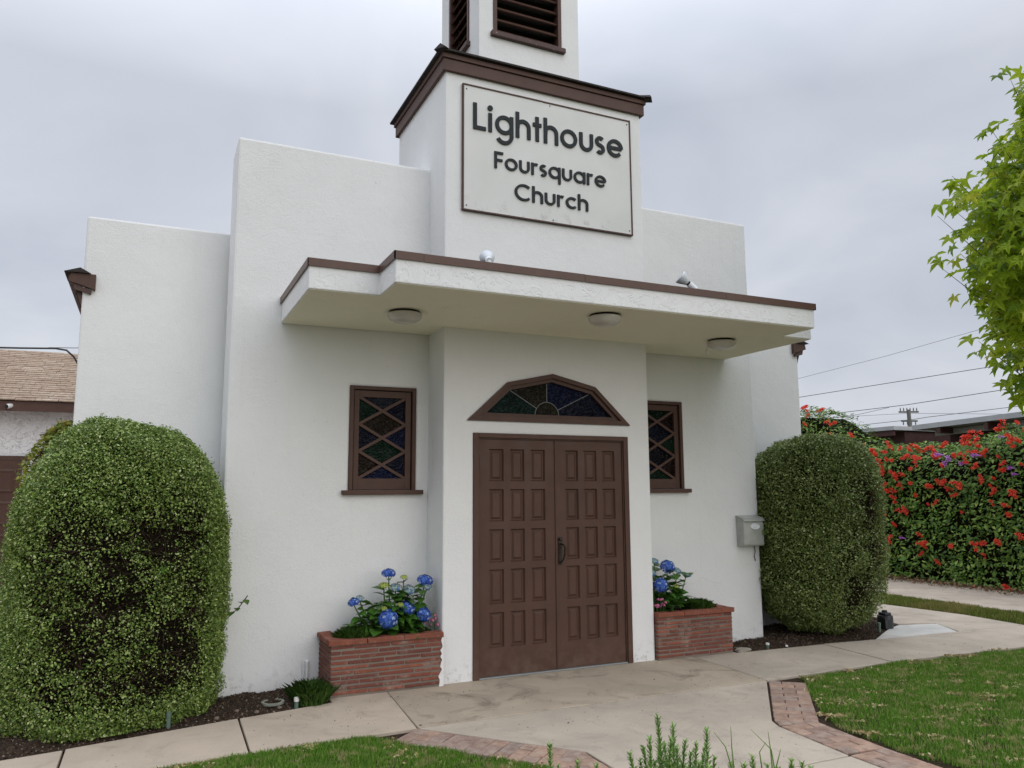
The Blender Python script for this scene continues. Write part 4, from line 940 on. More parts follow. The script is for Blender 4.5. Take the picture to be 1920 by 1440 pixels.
hydrangea('blue hydrangea with many blooms in the left brick planter', (-1.49, .17, .41),
 [(-1.52, .915, .20, HB2, .95, (0, -.25, 1)), (-1.36, .775, .14, HP, .9, (0, -.5, .85)), (-1.205, .845, .16, HB2, 1.1, (.1, -.3, 1)), (-1.195, .80, .14, HP, .75, (.2, -.6, .6)), (-1.395, .64, .06, HB2, 1.05, (0, -.7, .7)),
  (-1.575, .565, .0, HB, 1.02, F_), (-1.25, .575, .05, HB2, 1.0, (.2, -.8, .6)), (-1.83, .70, .15, HB2, .75, (-.3, -.3, .9)), (-1.77, .72, .19, HP, .62, (0, -.4, .9)), (-1.575, .82, .15, HLm, 1.05, (0, -.3, 1)), (-1.475, .80, .14, HP, .85, (0, -.35, 1)), (-1.385, .875, .2, HLm, .8, (0, -.2, 1)), (-1.60, .645, .05, HLm, .7, (0, -.5, .8)), (-1.46, .67, .04, HLm, .7, (0, -.4, .9))], 130, .28)
hydrangea('blue hydrangea with two large blooms in the right brick planter', (1.27, .18, .41),
 [(1.36, .84, .18, HB, .98, (0, -.6, .8)), (1.19, .685, .06, HB, .92, F_), (1.24, .90, .24, HP, .8, (0, -.3, 1)), (1.14, .80, .15, HP, .8, (0, -.5, .9)), (1.49, .80, .2, HP, .75, (.2, -.4, .9)), (1.60, .755, .2, HP, .62, (.3, -.3, .9)), (1.40, .66, .10, HLm, .8, (0, -.6, .8))], 95, .24)
def tuft(name, lab, c, rx, ry, z, n, h, wd, mat, seed, cat='plant', lean=1.1, zf=0.):
    r = np.random.default_rng(seed); a = r.uniform(0, 6.28, n); q = np.sqrt(r.uniform(0, 1, n))
    X = c[0]+rx*q*np.cos(a); Y = c[1]+ry*q*np.sin(a); dome = (1-q**2)*zf
    B = np.stack([X, Y, z+dome], 1); hh = h*r.uniform(.5, 1.2, n); le = hh*r.uniform(0, lean, n); b = r.uniform(0, 6.28, n)
    o = np.stack([np.cos(b)*le, np.sin(b)*le, hh], 1); s = np.stack([-np.sin(b), np.cos(b), 0*b], 1)*wd
    V = np.stack([B-s, B+s, B+o*np.array([.55, .55, .75])+s*.8, B+o, B+o*np.array([.55, .55, .75])-s*.8], 1).reshape(-1, 3)
    ob = obj(name, npmesh(name, V, np.arange(n)[:, None]*5+np.arange(5)[None, :]), mat)
    ob['kind'] = 'stuff'; return tag(ob, lab, cat)
tuft('ground_cover', 'low green ground cover at the left end of the left planter', (-1.80, .12), .19, .13, .41, 2600, .055, .0028, M_MONDO, 5, zf=.05)
tuft('ground_cover', 'low green ground cover at the right end of the right planter', (1.69, .15), .17, .13, .41, 2200, .06, .0028, M_MONDO, 6, zf=.05)
tuft('mondo_grass', 'dark green grassy tuft in the soil beside the left planter', (-2.20, -.05), .13, .17, .0, 2200, .10, .003, M_MONDO, 7, zf=.05)
def pinkpatch(lab, c, n, seed):
    r = random.Random(seed); root = thing('pink_flowers', lab, 'flowers', c, 'pink flowers in the planters'); me = floret_head(.012, 6, .012, M_PINK, .4, 9)
    st = MB()
    for i in range(n):
        x, y = c[0]+r.uniform(-.07, .07), c[1]+r.uniform(-.06, .06); z = c[2]+r.uniform(.06, .15); st.tube([(x, y, c[2]-.01), (x+.01, y, z)], .002, 4); obj('blossom', me, None, root, loc=(x+.01, y, z))
    st.build('stems', M_MONDO, root)
pinkpatch('small pink flowers at the right end of the left planter', (-1.19, .10, .41), 16, 3); pinkpatch('small pink flowers at the left end of the right planter', (1.14, .06, .41), 14, 4)

# --- rosemary in the foreground
def sprig(mb_, root, base, tip, n, nl, seed):
    r = random.Random(seed); b, t_ = Vector(base), Vector(tip); mid = b.lerp(t_, .5)+Vector((r.uniform(-.03, .03), r.uniform(-.03, .03), .0))
    def pt(s): return b*(1-s)**2+mid*2*s*(1-s)+t_*s*s
    st = MB().tube([pt(i/6) for i in range(7)], [.0035-.0004*i for i in range(7)], 5).build('sprig', M_ROSE, root)
    V = []; F = []
    for i in range(n):
        s = .12+.88*i/n; p = pt(s); d = (pt(min(1, s+.02))-pt(s-.02)).normalized(); a = i*2.4+r.uniform(-.4, .4); o = d.orthogonal().normalized(); o.rotate(Matrix.Rotation(a, 3, d))
        L = nl*r.uniform(.75, 1.2)*(1 if s < .85 else .65); e = (o*.8+d*r.uniform(.45, 1.1)).normalized()*L; wv = d.cross(o).normalized()*.0036
        k = len(V); V += [p-wv*.5, p+wv*.5, p+e*.6+wv, p+e, p+e*.6-wv]; F.append((k, k+1, k+2, k+3, k+4))
    obj('needles', npmesh('needles', np.array([tuple(q) for q in V]), np.array(F)), M_ROSE, st, kind='stuff')
def at_depth(px, py, d):
    v = fw+r2*((px-960)/FPX)+u2*((720-py)/FPX); return Vector(CAM)+v*d
def rosemary(lab, tips, d, seed):
    r = random.Random(seed); T = [at_depth(px, py, d+r.uniform(-.12, .12)) for px, py in tips]
    c = sum(T, Vector())/len(T); root = thing('rosemary', lab, 'plant', (c.x, c.y, 0), 'rosemary in the foreground')
    for i, t_ in enumerate(T):
        b = Vector((c.x+(t_.x-c.x)*.55+r.uniform(-.03, .03), c.y+(t_.y-c.y)*.55+r.uniform(-.03, .03), -.01))
        sprig(None, root, b, t_, int(330*t_.z/.7), .033, seed*50+i)
rosemary('upright rosemary with several spiky tips at the bottom centre', [(1232, 1342), (1262, 1362), (1325, 1368), (1205, 1400), (1285, 1388), (1180, 1412), (1218, 1385), (1245, 1395), (1270, 1402), (1305, 1395), (1340, 1420), (1295, 1412), (1322, 1400), (1235, 1412), (1200, 1425), (1258, 1385), (1190, 1440), (1215, 1445), (1250, 1430), (1275, 1435), (1310, 1430), (1330, 1440), (1265, 1450), (1228, 1428), (1290, 1442), (1350, 1445)], 3.0, 3)
rosemary('low rosemary tips at the bottom edge right of the tall rosemary', [(1410, 1418), (1484, 1426), (1504, 1430), (1395, 1434), (1440, 1436), (1520, 1438), (1460, 1440), (1370, 1432)], 2.9, 4)
rosemary('single rosemary tips at the bottom edge left of the tall rosemary', [(1031, 1395), (1083, 1428), (1118, 1436), (1046, 1436)], 2.9, 5)
wg = thing('weed_stalks', 'thin dry grass stalks rising beside the rosemary', 'weeds', tuple(at_depth(1440, 1440, 2.9)*1-Vector((0, 0, at_depth(1440, 1440, 2.9).z))))
for i, (q0, q1, q2) in enumerate((((1372, 1440), (1360, 1400), (1338, 1372)), ((1376, 1440), (1372, 1400), (1370, 1362)), ((1452, 1440), (1446, 1405), (1408, 1368)), ((1448, 1440), (1444, 1400), (1440, 1372)), ((1428, 1436), (1424, 1410), (1436, 1392)), ((1455, 1440), (1460, 1420), (1464, 1404)))):
    P = [at_depth(*q, 2.9) for q in (q0, q1, q2)]; g0 = Vector((P[0].x, P[0].y, -.01))
    MB().tube([g0, P[0], P[1], P[2]], [.003, .0028, .002, .0008], 5).build('stalk', M_ROSE, wg)

# --- vine hedge with red trumpet flowers
hg = thing('vine_hedge', 'long tall vine hedge covered with red trumpet flowers along gravel drive', 'hedge', (9.6, 4, 0))
r = np.random.default_rng(77)
def hedge_top(y): return 2.42+.10*np.sin(y*1.3+.5)+.06*np.sin(y*3.7)+.28*np.clip((1.9-y)/1.0, 0, 1)+.85*np.exp(-((y-6.3)/.9)**2)*1.05
def hedge_pts(n, ylo, yhi):
    y = r.uniform(ylo, yhi, n); u = r.uniform(0, 1, n); ht = hedge_top(y); per = ht+1.1
    s = u*per; face = s < ht
    z = np.where(face, s, ht); x = np.where(face, 9.12, 9.12+(s-ht))
    round_ = np.clip((z-(ht-.35))/.35, 0, 1); x = np.where(face, x+.22*round_**2, x+.22)
    P = np.stack([x, y, z], 1); Nn = np.where(face[:, None], np.array([[-1, 0, .25]]), np.array([[-.15, 0, 1]])); Nn = Nn/np.linalg.norm(Nn, axis=1)[:, None]
    bl = .07*snoise(P, 78, 2.6)+.045*snoise(P, 79, 7); P = P+Nn*bl[:, None]; P[:, 2] = np.maximum(P[:, 2], .02)
    return P, Nn
P, Nn = hedge_pts(52000, -4, 10); dp = r.exponential(.07, len(P))-.04; P = P-Nn*dp[:, None]; P[:, 2] = np.maximum(P[:, 2], .02)
dens = snoise(P, 81, 5); k = r.uniform(0, 1, len(P)) < .8+.3*dens
leafcloud('foliage', P[k], Nn[k]+np.array([0, 0, .5]), .075, M_VINE, hg, r, .42, .8)
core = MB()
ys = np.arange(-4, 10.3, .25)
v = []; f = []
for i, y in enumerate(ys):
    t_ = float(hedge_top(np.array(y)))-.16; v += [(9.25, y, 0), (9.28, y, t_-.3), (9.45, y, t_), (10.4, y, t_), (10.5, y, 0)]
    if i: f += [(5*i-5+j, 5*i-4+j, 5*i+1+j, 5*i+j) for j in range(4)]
core.add(v, f).build('shade_core', M_CORE, hg)  # filler core coloured near-black as the shade behind the hedge leaves
def trumpet_cluster(n, mat, seed, big=1.):
    rr = random.Random(seed); V = []; F = []
    for i in range(n):
        d = Vector((-1+rr.uniform(-.3, .6), rr.uniform(-.9, .9), rr.uniform(-.6, .9))).normalized(); o = d.orthogonal().normalized(); p_ = d.cross(o)
        c = Vector((0, rr.uniform(-.05, .05), rr.uniform(-.03, .03))); L = rr.uniform(.06, .085)*big; b = len(V); m_ = 6
        for (s, q) in ((0, .004), (.7, .012), (.92, .02)):
            for k in range(m_): a = k*2*math.pi/m_; V.append(c+d*L*s+(o*math.cos(a)+p_*math.sin(a))*q*big)
        for j in range(2):
            for k in range(m_): F.append((b+j*m_+k, b+j*m_+(k+1) % m_, b+(j+1)*m_+(k+1) % m_, b+(j+1)*m_+k))
        for k in range(5):
            a = k*2*math.pi/5; e = lambda an, q, h_: c+d*L*h_+(o*math.cos(an)+p_*math.sin(an))*q*big
            q = len(V); V += [e(a-.35, .018, .92), e(a+.35, .018, .92), e(a+.3, .036, 1.0), e(a, .043, .96), e(a-.3, .036, 1.0)]; F.append((q, q+1, q+2, q+3, q+4))
    me = mesh('flower_cluster', V, F); me.materials.append(mat); return me
TC = [trumpet_cluster(k, M_RED, s) for k, s in ((4, 1), (5, 2), (6, 3), (8, 4), (3, 5))]; TP = [trumpet_cluster(k, M_PURP, s, 1.1) for k, s in ((2, 6), (4, 7))]
P, Nn = hedge_pts(1600, .7, 7.0); kk = P[:, 0] < 9.5; P, Nn = P[kk], Nn[kk]
cl = snoise(P, 91, 1.6); order = np.argsort(-(.7*cl+r.normal(0, .9, len(P))+.25*(P[:, 2] > 2.2)-.7*(P[:, 2] < .4)))
for j in order[:300]:
    o = obj('flower_cluster', random.choice(TC), None, hg, loc=P[j]+Nn[j]*.05); o.rotation_euler = (random.uniform(-.5, .5), random.uniform(-.2, .9) if Nn[j][2] > .5 else random.uniform(-.3, .3), random.uniform(-.6, .6)); o.scale = (random.uniform(.6, 1.15),)*3
P2, N2 = hedge_pts(420, -4, .7); V = []; F = []
for j in range(len(P2)):      # the out-of-frame stretch of bloom, one mass
    if P2[j][0] > 9.5 or j % 3 == 0: continue
    me_ = random.choice(TC); b = len(V); c_ = Vector(P2[j]+N2[j]*.05); sc_ = random.uniform(.6, 1.15)
    V += [tuple(c_+v_.co*sc_) for v_ in me_.vertices]; F += [tuple(b+i for i in q.vertices) for q in me_.polygons]
obj('flower_mass', mesh('flower_mass', V, F), M_RED, hg, kind='stuff')
PP = [(1.5, 1.95), (1.46, 1.85), (1.62, 2.45), (2.72, 2.22), (2.66, 2.08), (2.05, 2.18), (3.6, .75), (2.3, 2.05)]
for y, z in PP:
    o = obj('purple_flower', random.choice(TP), None, hg, loc=(9.05, y, z)); o.scale = (random.uniform(.7, 1.2),)*3
# fallen leaves and weeds along the hedge foot
B = np.stack([r.uniform(8.75, 9.2, 2600), r.uniform(-3, 8, 2600), r.uniform(-.02, .05, 2600)], 1)
lit = leafcloud('leaf_litter', B, np.array([[0, 0, 1.]]), .05, leafmat('dry_litter', [(0, (.16, .09, .05)), (.6, (.26, .17, .09)), (.85, (.05, .08, .02)), (1, (.4, .08, .04))], .1), None, r, .5, .9)
tag(lit, 'dry leaf litter along the foot of the vine hedge', 'leaf litter')

# --- star-leaved street tree at the right edge
def star_leaf():
    tips = [(-118, .70), (-58, .95), (0, 1.1), (58, .95), (118, .70)]; v = [(0, 0, 0)]
    for i, (a, L) in enumerate(tips):
        aa = math.radians(a)
        for da, q, z in ((-15, .62, .05), (0, 1, -.12), (15, .62, .05)):
            an = aa+math.radians(da); v.append((q*L*math.cos(an), q*L*math.sin(an), z*L))
        if i < 4: bb = math.radians((a+tips[i+1][0])/2); v.append((.42*math.cos(bb), .42*math.sin(bb), .03))
    n = len(v)-1; f = [(0, i, i+1) for i in range(1, n)]
    return np.array(v), f
SV, SF = star_leaf()
M_STALK = plain('tree_twig', (.12, .10, .05), .8, .3, 20)
LM = []
for k in range(3):
    me = mesh('leaf', SV*np.array([1, 1, 1+.6*k]), SF); me.materials.append(M_TREE); LM.append(me)
tp = at_depth(2040, 900, 6.9); TX, TY = tp.x, tp.y
tree = thing('street_tree', 'leafy tree with star-shaped bright green leaves at the right edge', 'tree', (TX, TY, 0))
rr = random.Random(5); MB().tube([(TX, TY, -.05), (TX+.01, TY, .7), (TX-.02, TY+.02, 1.6), (TX, TY, 2.8), (TX+.03, TY-.02, 4.0), (TX, TY, 5.4)], [.085, .07, .062, .05, .035, .012], 10).build('trunk', M_BARK, tree)
sprays = []
targets = [(1748, 405, 6.3), (1775, 330, 6.4), (1752, 500, 6.4), (1790, 475, 6.3), (1825, 640, 6.4), (1845, 600, 6.5), (1850, 245, 6.5), (1885, 150, 6.6), (1890, 720, 6.5), (1800, 420, 6.5), (1815, 350, 6.4), (1835, 300, 6.6), (1835, 540, 6.4), (1860, 480, 6.3), (1880, 400, 6.3), (1870, 330, 6.4), (1895, 250, 6.5), (1905, 560, 6.3), (1875, 650, 6.4), (1905, 470, 6.2), (1905, 340, 6.3), (1800, 510, 6.6), (1840, 450, 6.7), (1850, 395, 6.8), (1880, 580, 6.7), (1900, 660, 6.6), (1860, 550, 6.6), (1910, 200, 6.6), (1915, 760, 6.5), (1780, 395, 6.6), (1870, 270, 6.7), (1890, 520, 6.8), (1900, 610, 6.5), (1915, 420, 6.6), (1830, 375, 6.5)]
for px, py, d in targets: sprays.append(at_depth(px+10, py, d))
k = 0
OUTL = [(-400, 2100), (60, 1915), (120, 1893), (150, 1885), (235, 1848), (300, 1825), (335, 1775), (400, 1752), (455, 1795), (500, 1752), (560, 1805), (640, 1822), (700, 1868), (770, 1905), (820, 1960)]
def crown_ok(p):
    x, y, d = pix(p)
    if y < -400 or y > 815: return y < -400
    for (y0, x0), (y1, x1) in zip(OUTL[:-1], OUTL[1:]):
        if y0 <= y <= y1: return x > x0+(x1-x0)*(y-y0)/(y1-y0)+40
    return False
def pix(c):
    d = c-Vector(CAM); z = d.dot(fw); return 960+FPX*d.dot(r2)/z, 720-FPX*d.dot(u2)/z, z
while k < 470:
    a = rr.uniform(0, 6.28); q = 1.5*math.sqrt(rr.uniform(.03, 1)); p = Vector((TX+q*math.cos(a), TY+q*math.sin(a), rr.uniform(2.2, 6.2)))
    if (q/1.5)**2+((p.z-4.0)/2.3)**2 < 1 and crown_ok(p): sprays.append(p); k += 1
limb = MB(); leaves = []
for p in sprays:
    hz = max(2.0, p.z-.35-.35*math.hypot(p.x-TX, p.y-TY)); s0 = Vector((TX, TY, min(hz, 5.2))); mid = s0.lerp(p, .55)+Vector((0, 0, .08))
    limb.tube([s0, mid, p], [.008, .005, .0015], 4, False)
    dirn = Vector((p.x-TX, p.y-TY, .15)).normalized()
    for j in range(rr.randint(10, 15)):
        t_ = rr.uniform(.5, 1.06); c = mid.lerp(p, max(0, (t_-.55)/.45)) if t_ > .55 else s0.lerp(mid, t_/.55)
        c = c+Vector((rr.uniform(-.09, .09), rr.uniform(-.09, .09), rr.uniform(-.09, .06)))
        d = (dirn*rr.uniform(.1, .8)+Vector((rr.uniform(-.8, .8), rr.uniform(-.8, .8), rr.uniform(-1.1, -.1)))).normalized()
        nrm = (Vector((0, 0, .75))+Vector((rr.uniform(-.6, .6), rr.uniform(-.6, .6), 0))+dirn*.9).normalized()
        leaves.append((c, d, nrm, rr.uniform(.078, .125)))
limb.build('limbs', M_STALK, tree, kind='stuff')
def lmat(c, d, nrm, s):
    x = d; y = nrm.cross(x)
    if y.length < .05: y = x.orthogonal()
    y.normalize(); z = x.cross(y); m_ = Matrix((x, y, z)).transposed()*s; m_ = m_.to_4x4(); m_.translation = c; return m_
vis = sorted((q for q in leaves if pix(q[0])[0] < 1925), key=lambda q: pix(q[0])[2]/q[3])
single = set(id(q) for q in vis[:300])
V = []; F = []
for q in leaves:
    m_ = lmat(*q)
    if id(q) in single:
        o = obj('leaf', rr.choice(LM), None, tree); m_.translation = q[0]-Vector((TX, TY, 0)); o.matrix_basis = m_
    else:
        b = len(V); V += [tuple(m_ @ Vector(p)) for p in SV]; F += [tuple(b+i for i in t_) for t_ in SF]
obj('crown', mesh('crown', V, F), M_TREE, tree, kind='stuff')

# ------------------------------------------------------------------ small things in the beds
M_GRNP = plain('green_plastic', (.10, .16, .12), .5, .2, 20); M_WP = plain('white_plastic', (.75, .75, .72), .4, .08, 20); M_BLKP = plain('black_plastic', (.018, .02, .024), .45, .3, 20)
def riser(lab, x, y, body, cap, h=.10):
    root = thing('sprinkler_riser', lab, 'sprinkler', (x, y, 0), 'sprinkler risers in the beds')
    MB().lathe([(.016, -.02), (.016, h*.6), (.013, h*.62)], 12, (x, y, 0)).build('body', body, root)
    MB().lathe([(.019, h*.6), (.020, h*.95), (.014, h)], 12, (x, y, 0)).build('cap', cap, root)
riser('green sprinkler riser at the foot of the left bush', -3.22, -.33, M_GRNP, M_GRNP, .115)
riser('white-capped sprinkler riser beside the grassy tuft', -2.33, -.185, M_GRNP, M_WP, .075)
riser('white-capped sprinkler riser in the soil below the mailbox', 2.43, -.02, M_GRNP, M_WP, .05)
riser('green sprinkler riser beside the black valve box', 4.22, .13, M_GRNP, M_GRNP, .10)
vb = thing('valve_unit', 'black plastic irrigation valve unit at the corner of the right bed', 'valve', (4.50, .28, 0))
MB().lathe([(.085, -.02), (.09, .10), (.085, .14), (.05, .145)], 18, (4.50, .28, 0)).build('body', M_BLKP, vb)
MB().box(4.45, 4.55, .23, .33, .146, .175).lathe([(.03, .175), (.03, .20)], 12, (4.50, .28, 0)).build('cap', M_BLKP, vb, bevel=.006)
MB().box(4.41, 4.45, .20, .24, .0, .12).build('side_lug', M_BLKP, vb)
rg = thing('valve_cover', 'round grey valve cover ring half buried in the left bed', 'valve cover', (-2.48, -.03, 0))
v = []; n = 28
for R_1, z in ((.085, .01), (.085, .026), (.065, .026), (.065, .008)):
    v += [(-2.48+R_1*math.cos(2*math.pi*k/n), -.03+R_1*math.sin(2*math.pi*k/n), z) for k in range(n)]
MB().add(v, [(i*n+k, i*n+(k+1) % n, (i+1)*n+(k+1) % n, (i+1)*n+k) for i in range(3) for k in range(n)]).build('ring', plain('weathered_ring', (.24, .25, .20), .8, .3, 20), rg)
pp = thing('pipe_stub', 'white painted pipe stub against the wall left of the planter', 'pipe', (-2.15, .40, 0))
MB().tube([(-2.150, .405, -.02), (-2.150, .405, .20)], .013, 10).build('pipe', M_ST, pp); MB().tube([(-2.185, .415, .06), (-2.19, .415, .22)], .006, 8).build('thin_pipe', M_ST, pp)
MB().lathe([(.018, .185), (.018, .21), (.012, .215)], 10, (-2.15, .405, 0)).build('cap', M_ST, pp)
def stone(name, lab, c, s, mat, seed, grp=None):
    bm = bmesh.new(); bmesh.ops.create_icosphere(bm, subdivisions=2, radius=1); q = random.Random(seed)
    for v_ in bm.verts: v_.co = Vector((v_.co.x*s[0], v_.co.y*s[1], v_.co.z*s[2]))*q.uniform(.8, 1.15)
    me = bpy.data.meshes.new(name); bm.to_mesh(me); bm.free(); return tag(obj(name, me, mat, loc=c), lab, 'stone', grp)
M_RCK = concrete('broken_concrete', (.32, .29, .24), .5, (.2, .17, .14), .6, 9, .8)
stone('stone', 'flat grey stone in the soil beside the right planter', (2.09, -.03, .01), (.10, .055, .022), M_RCK, 1)
for i, (x, y, lab) in enumerate(((-2.62, -.21, 'brown pebble by the path edge in front of the valve cover ring'), (-2.9, -.25, 'brown pebble by the path edge nearest the left bush'), (-2.45, -.16, 'brown pebble nearest the white-capped riser in the left bed'), (-2.75, -.12, 'brown pebble in the left bed closest to the white wall'))): stone('pebble', lab, (x, y, .008), (.02, .016, .012), plain('brown_pebble', (.16, .12, .09), .9, .3, 20), 10+i, 'pebbles in the left bed')
stone('pebble', 'small white pebble in the soil right of the white-capped riser', (2.64, -.07, .01), (.016, .014, .01), M_WP, 20)

# ------------------------------------------------------------------ outbuilding at the left
M_ST2 = stucco('outbuilding_stucco', .5, 1.); 
ob = thing('outbuilding', 'low white stucco outbuilding with tan shingle roof behind left bush', 'building', (-7, 8, 0))
obj('wall', MB().box(-13, -2.6, 7.5, 12.6, -.05, 2.98).me('wall'), M_ST2, ob)
EY, EZ, RY, RZ = 7.12, 2.99, 10.05, 4.19
rfo = MB().add([(-13.3, EY+.02, EZ-.035), (-2.3, EY+.02, EZ-.035), (-2.3, RY, RZ-.03), (-13.3, RY, RZ-.03), (-13.3, 2*RY-EY, EZ-.035), (-2.3, 2*RY-EY, EZ-.035),
                (-13.3, EY+.02, EZ-.02), (-2.3, EY+.02, EZ-.02), (-2.3, RY, RZ-.012), (-13.3, RY, RZ-.012), (-13.3, 2*RY-EY, EZ-.02), (-2.3, 2*RY-EY, EZ-.02)],
               [(0, 3, 2, 1), (3, 4, 5, 2), (6, 7, 8, 9), (9, 8, 11, 10), (0, 1, 7, 6), (4, 10, 11, 5), (1, 2, 8, 7), (2, 5, 11, 8), (0, 6, 9, 3), (3, 9, 10, 4)]).build('roof', M_BR, ob)
box('fascia_board', -13.3, -2.3, EY-.005, EY+.019, EZ-.16, EZ-.012, M_BR, rfo)
M_SHG = brickmat('tan_shingle', [(0, (.36, .275, .195)), (.4, (.46, .36, .26)), (.7, (.40, .315, .23)), (1, (.54, .44, .34))], wear=.25)
nC = 25; sl = Vector((0, RY-EY, RZ-EZ)); Ls = sl.length; sl.normalize(); nr = Vector((0, -sl.z, sl.y)); ang = math.atan2(sl.z, sl.y)
SHM = []
for k in range(4):
    wd = (.22, .30, .26, .34)[k]; bm = bmesh.new(); bmesh.ops.create_cube(bm, size=1)
    for v_ in bm.verts: v_.co = Vector((v_.co.x*(wd-.006), v_.co.y*.17, v_.co.z*(.016 if v_.co.y < 0 else .006)))
    me = bpy.data.meshes.new('shingle'); bm.to_mesh(me); bm.free(); me.materials.append(M_SHG); SHM.append((wd, me))
V = []; F = []
for c in range(nC):
    base = Vector((0, EY-.02, EZ-.008))+sl*(c*Ls/nC+.07)
    x = -6.45+random.uniform(0, .2)
    while x < -3.6:
        wd, me = random.choice(SHM); p = base+nr*(.012+random.uniform(0, .006)); o = obj('shingle', me, None, rfo, loc=(x+wd/2, p.y, p.z), rot=(ang-.05, 0, 0)); x += wd
    # the rest of the course, out of the picture, runs on as long strips
    for x0, x1 in ((-13.3, -6.45), (-3.5, -2.3)):
        b = len(V); a_ = base-sl*.085+nr*.02; b_ = base+sl*.085+nr*.008
        V += [(x0, a_.y, a_.z), (x1, a_.y, a_.z), (x1, b_.y, b_.z), (x0, b_.y, b_.z), (x0, a_.y, a_.z-.02), (x1, a_.y, a_.z-.02)]; F += [(b, b+1, b+2, b+3), (b, b+4, b+5, b+1)]
obj('shingle_courses', mesh('shingle_courses', V, F), M_SHG, rfo, kind='stuff')
dl = MB().box(-6.9, -5.17, 7.43, 7.499, 0, 2.10).build('door', M_DOOR, ob)
for i in range(3):
    for j in range(4):
        x0 = -5.25-.42*(i+1)+.08; z0 = 1.62-.48*j; v = []
        for d, y in ((0, 7.429), (.03, 7.418), (.06, 7.424)): v += [(x0+d, y, z0+d), (x0+.34-d, y, z0+d), (x0+.34-d, y, z0+.36-d), (x0+d, y, z0+.36-d)]
        MB().add(v, [(4*a+b, 4*a+(b+1) % 4, 4*a+4+(b+1) % 4, 4*a+4+b) for a in range(2) for b in range(4)]+[(8, 9, 10, 11)]).build('panel', M_DOOR, dl)
box('door_casing', -6.98, -5.10, 7.46, 7.4985, 2.102, 2.18, M_BR, ob)
cm = thing('security_camera', 'white bullet security camera under the outbuilding eave', 'camera', (-5.33, 7.05, 2.92))
MB().lathe([(.03, 0), (.036, .02), (.036, .15), (.03, .16)], 14, (-5.28, 7.2, 2.93), (-.6, -.75, -.25)).build('housing', M_WP, cm)
MB().lathe([(.030, .158), (.03, .168)], 14, (-5.28, 7.2, 2.93), (-.6, -.75, -.25)).build('lens', M_BLKP, cm)
MB().tube([(-5.27, 7.2, 2.94), (-5.12, 7.22, 2.95), (-5.05, 7.3, 2.95), (-5.05, 7.499, 2.92)], .012, 6).build('bracket', M_WP, cm)
cb_ = thing('service_cable', 'black service cable running to the left corner of the church', 'cable', (-4.06, 1.5, 2.75))
MB().tube([(-9, 1.9, 2.98), (-6.5, 1.7, 2.87), (-5.2, 1.55, 2.855), (-4.5, 1.5, 2.88), (-4.25, 1.5, 2.895), (-4.16, 1.5, 2.885), (-4.10, 1.5, 2.83), (-4.05, 1.5, 2.745), (-3.98, 1.5, 2.70)], .0085, 7).build('cable', M_BLKP, cb_)
MB().tube([(-4.30, 1.5, 2.90), (-4.1, 1.5, 2.91), (-3.98, 1.5, 2.925)], .003, 5).build('guy_wire', M_BLKP, cb_)

# ------------------------------------------------------------------ beyond the hedge
M_RWALL = plain('dark_red_siding', (.075, .028, .024), .7, .2, 6); M_METR = plain('grey_roof_metal', (.42, .43, .43), .5, .08, 4); M_BEAM = plain('pale_beam', (.5, .49, .45), .7, .1, 6)
nb = thing('carport', 'flat-roofed dark red carport with pale roof edge behind the hedge', 'building', (16, 2, 0))
MB().prism([(-8, 3.58), (7.15, 3.08), (7.15, 3.2), (-8, 3.70)], 14.0, 21, 'x').build('roof', M_METR, nb)
MB().prism([(-8, 3.42), (6.9, 2.93), (6.9, 3.07), (-8, 3.57)], 14.5, 14.62, 'x').build('beam', M_BEAM, nb)
for y in (6.4, 5.2, 3.9, 2.6, 1.2, -.4): box('rafter', 14.02, 20.9, y, y+.09, 2.96, 3.105+(7.15-y)*.033-.03, M_RWALL, nb)
box('wall', 15.2, 20.5, -7.8, 7.0, -.1, 3.05, M_RWALL, nb)
nb2 = thing('low_shed', 'low dark shed with flat grey roof behind the hedge, left of carport', 'building', (16, 10, 0))
box('roof', 13.9, 19, 7.6, 13, 3.12, 3.22, M_METR, nb2); box('wall', 14.4, 18.5, 7.7, 12.8, -.1, 3.118, M_RWALL, nb2)
box('fascia_board', 13.95, 14.0, 7.65, 12.9, 2.98, 3.118, M_RWALL, nb2)
M_POLE = plain('weathered_pole', (.15, .145, .14), .9, .3, 8); M_WIRE = plain('power_wire', (.06, .065, .07), .6, .1, 4)
D = 60.; ptop = at_depth(1703, 762, D)
po = thing('utility_pole', 'distant wooden utility pole with two crossarms above the carport roof', 'pole', (ptop.x, ptop.y, 0))
MB().tube([(ptop.x, ptop.y, -.1), (ptop.x, ptop.y, ptop.z-.25)], [.2, .14], 10).build('mast', M_POLE, po)
for dz, hw, nI in ((-.42, .75, 6), (-1.12, .62, 4)):
    a_ = ptop+r2*(-hw)+Vector((0, 0, dz)); b_ = ptop+r2*hw+Vector((0, 0, dz))
    a_.z = b_.z = ptop.z+dz
    arm = MB().tube([a_, b_], .07, 6).build('crossarm', M_POLE, po)
    for i in range(nI):
        q = a_.lerp(b_, (i+.5)/nI); s_ = 1 if dz > -.6 else -1; MB().tube([q, q+Vector((0, 0, .22*s_)), q+Vector((0, 0, .32*s_))], [.03, .05, .02], 6).build('insulator', M_POLE, arm)
def wire(lab, pts, d0, d1, rad, end=3):
    n = len(pts); P = [at_depth(x, y, d0+(d1-d0)*i/(n-1)) for i, (x, y) in enumerate(pts)]
    P = [P[0]+(P[0]-P[1])*3]+P+([P[-1]+(P[-1]-P[-2])*end] if end else [])
    o = MB().tube(P, rad, 5).build('power_wire', M_WIRE); tag(o, lab, 'wire', 'overhead wires on the right')
wire('topmost faint overhead wire sloping across the sky at right', [(1500, 709), (1660, 668), (1815, 624)], 60, 50, .012)
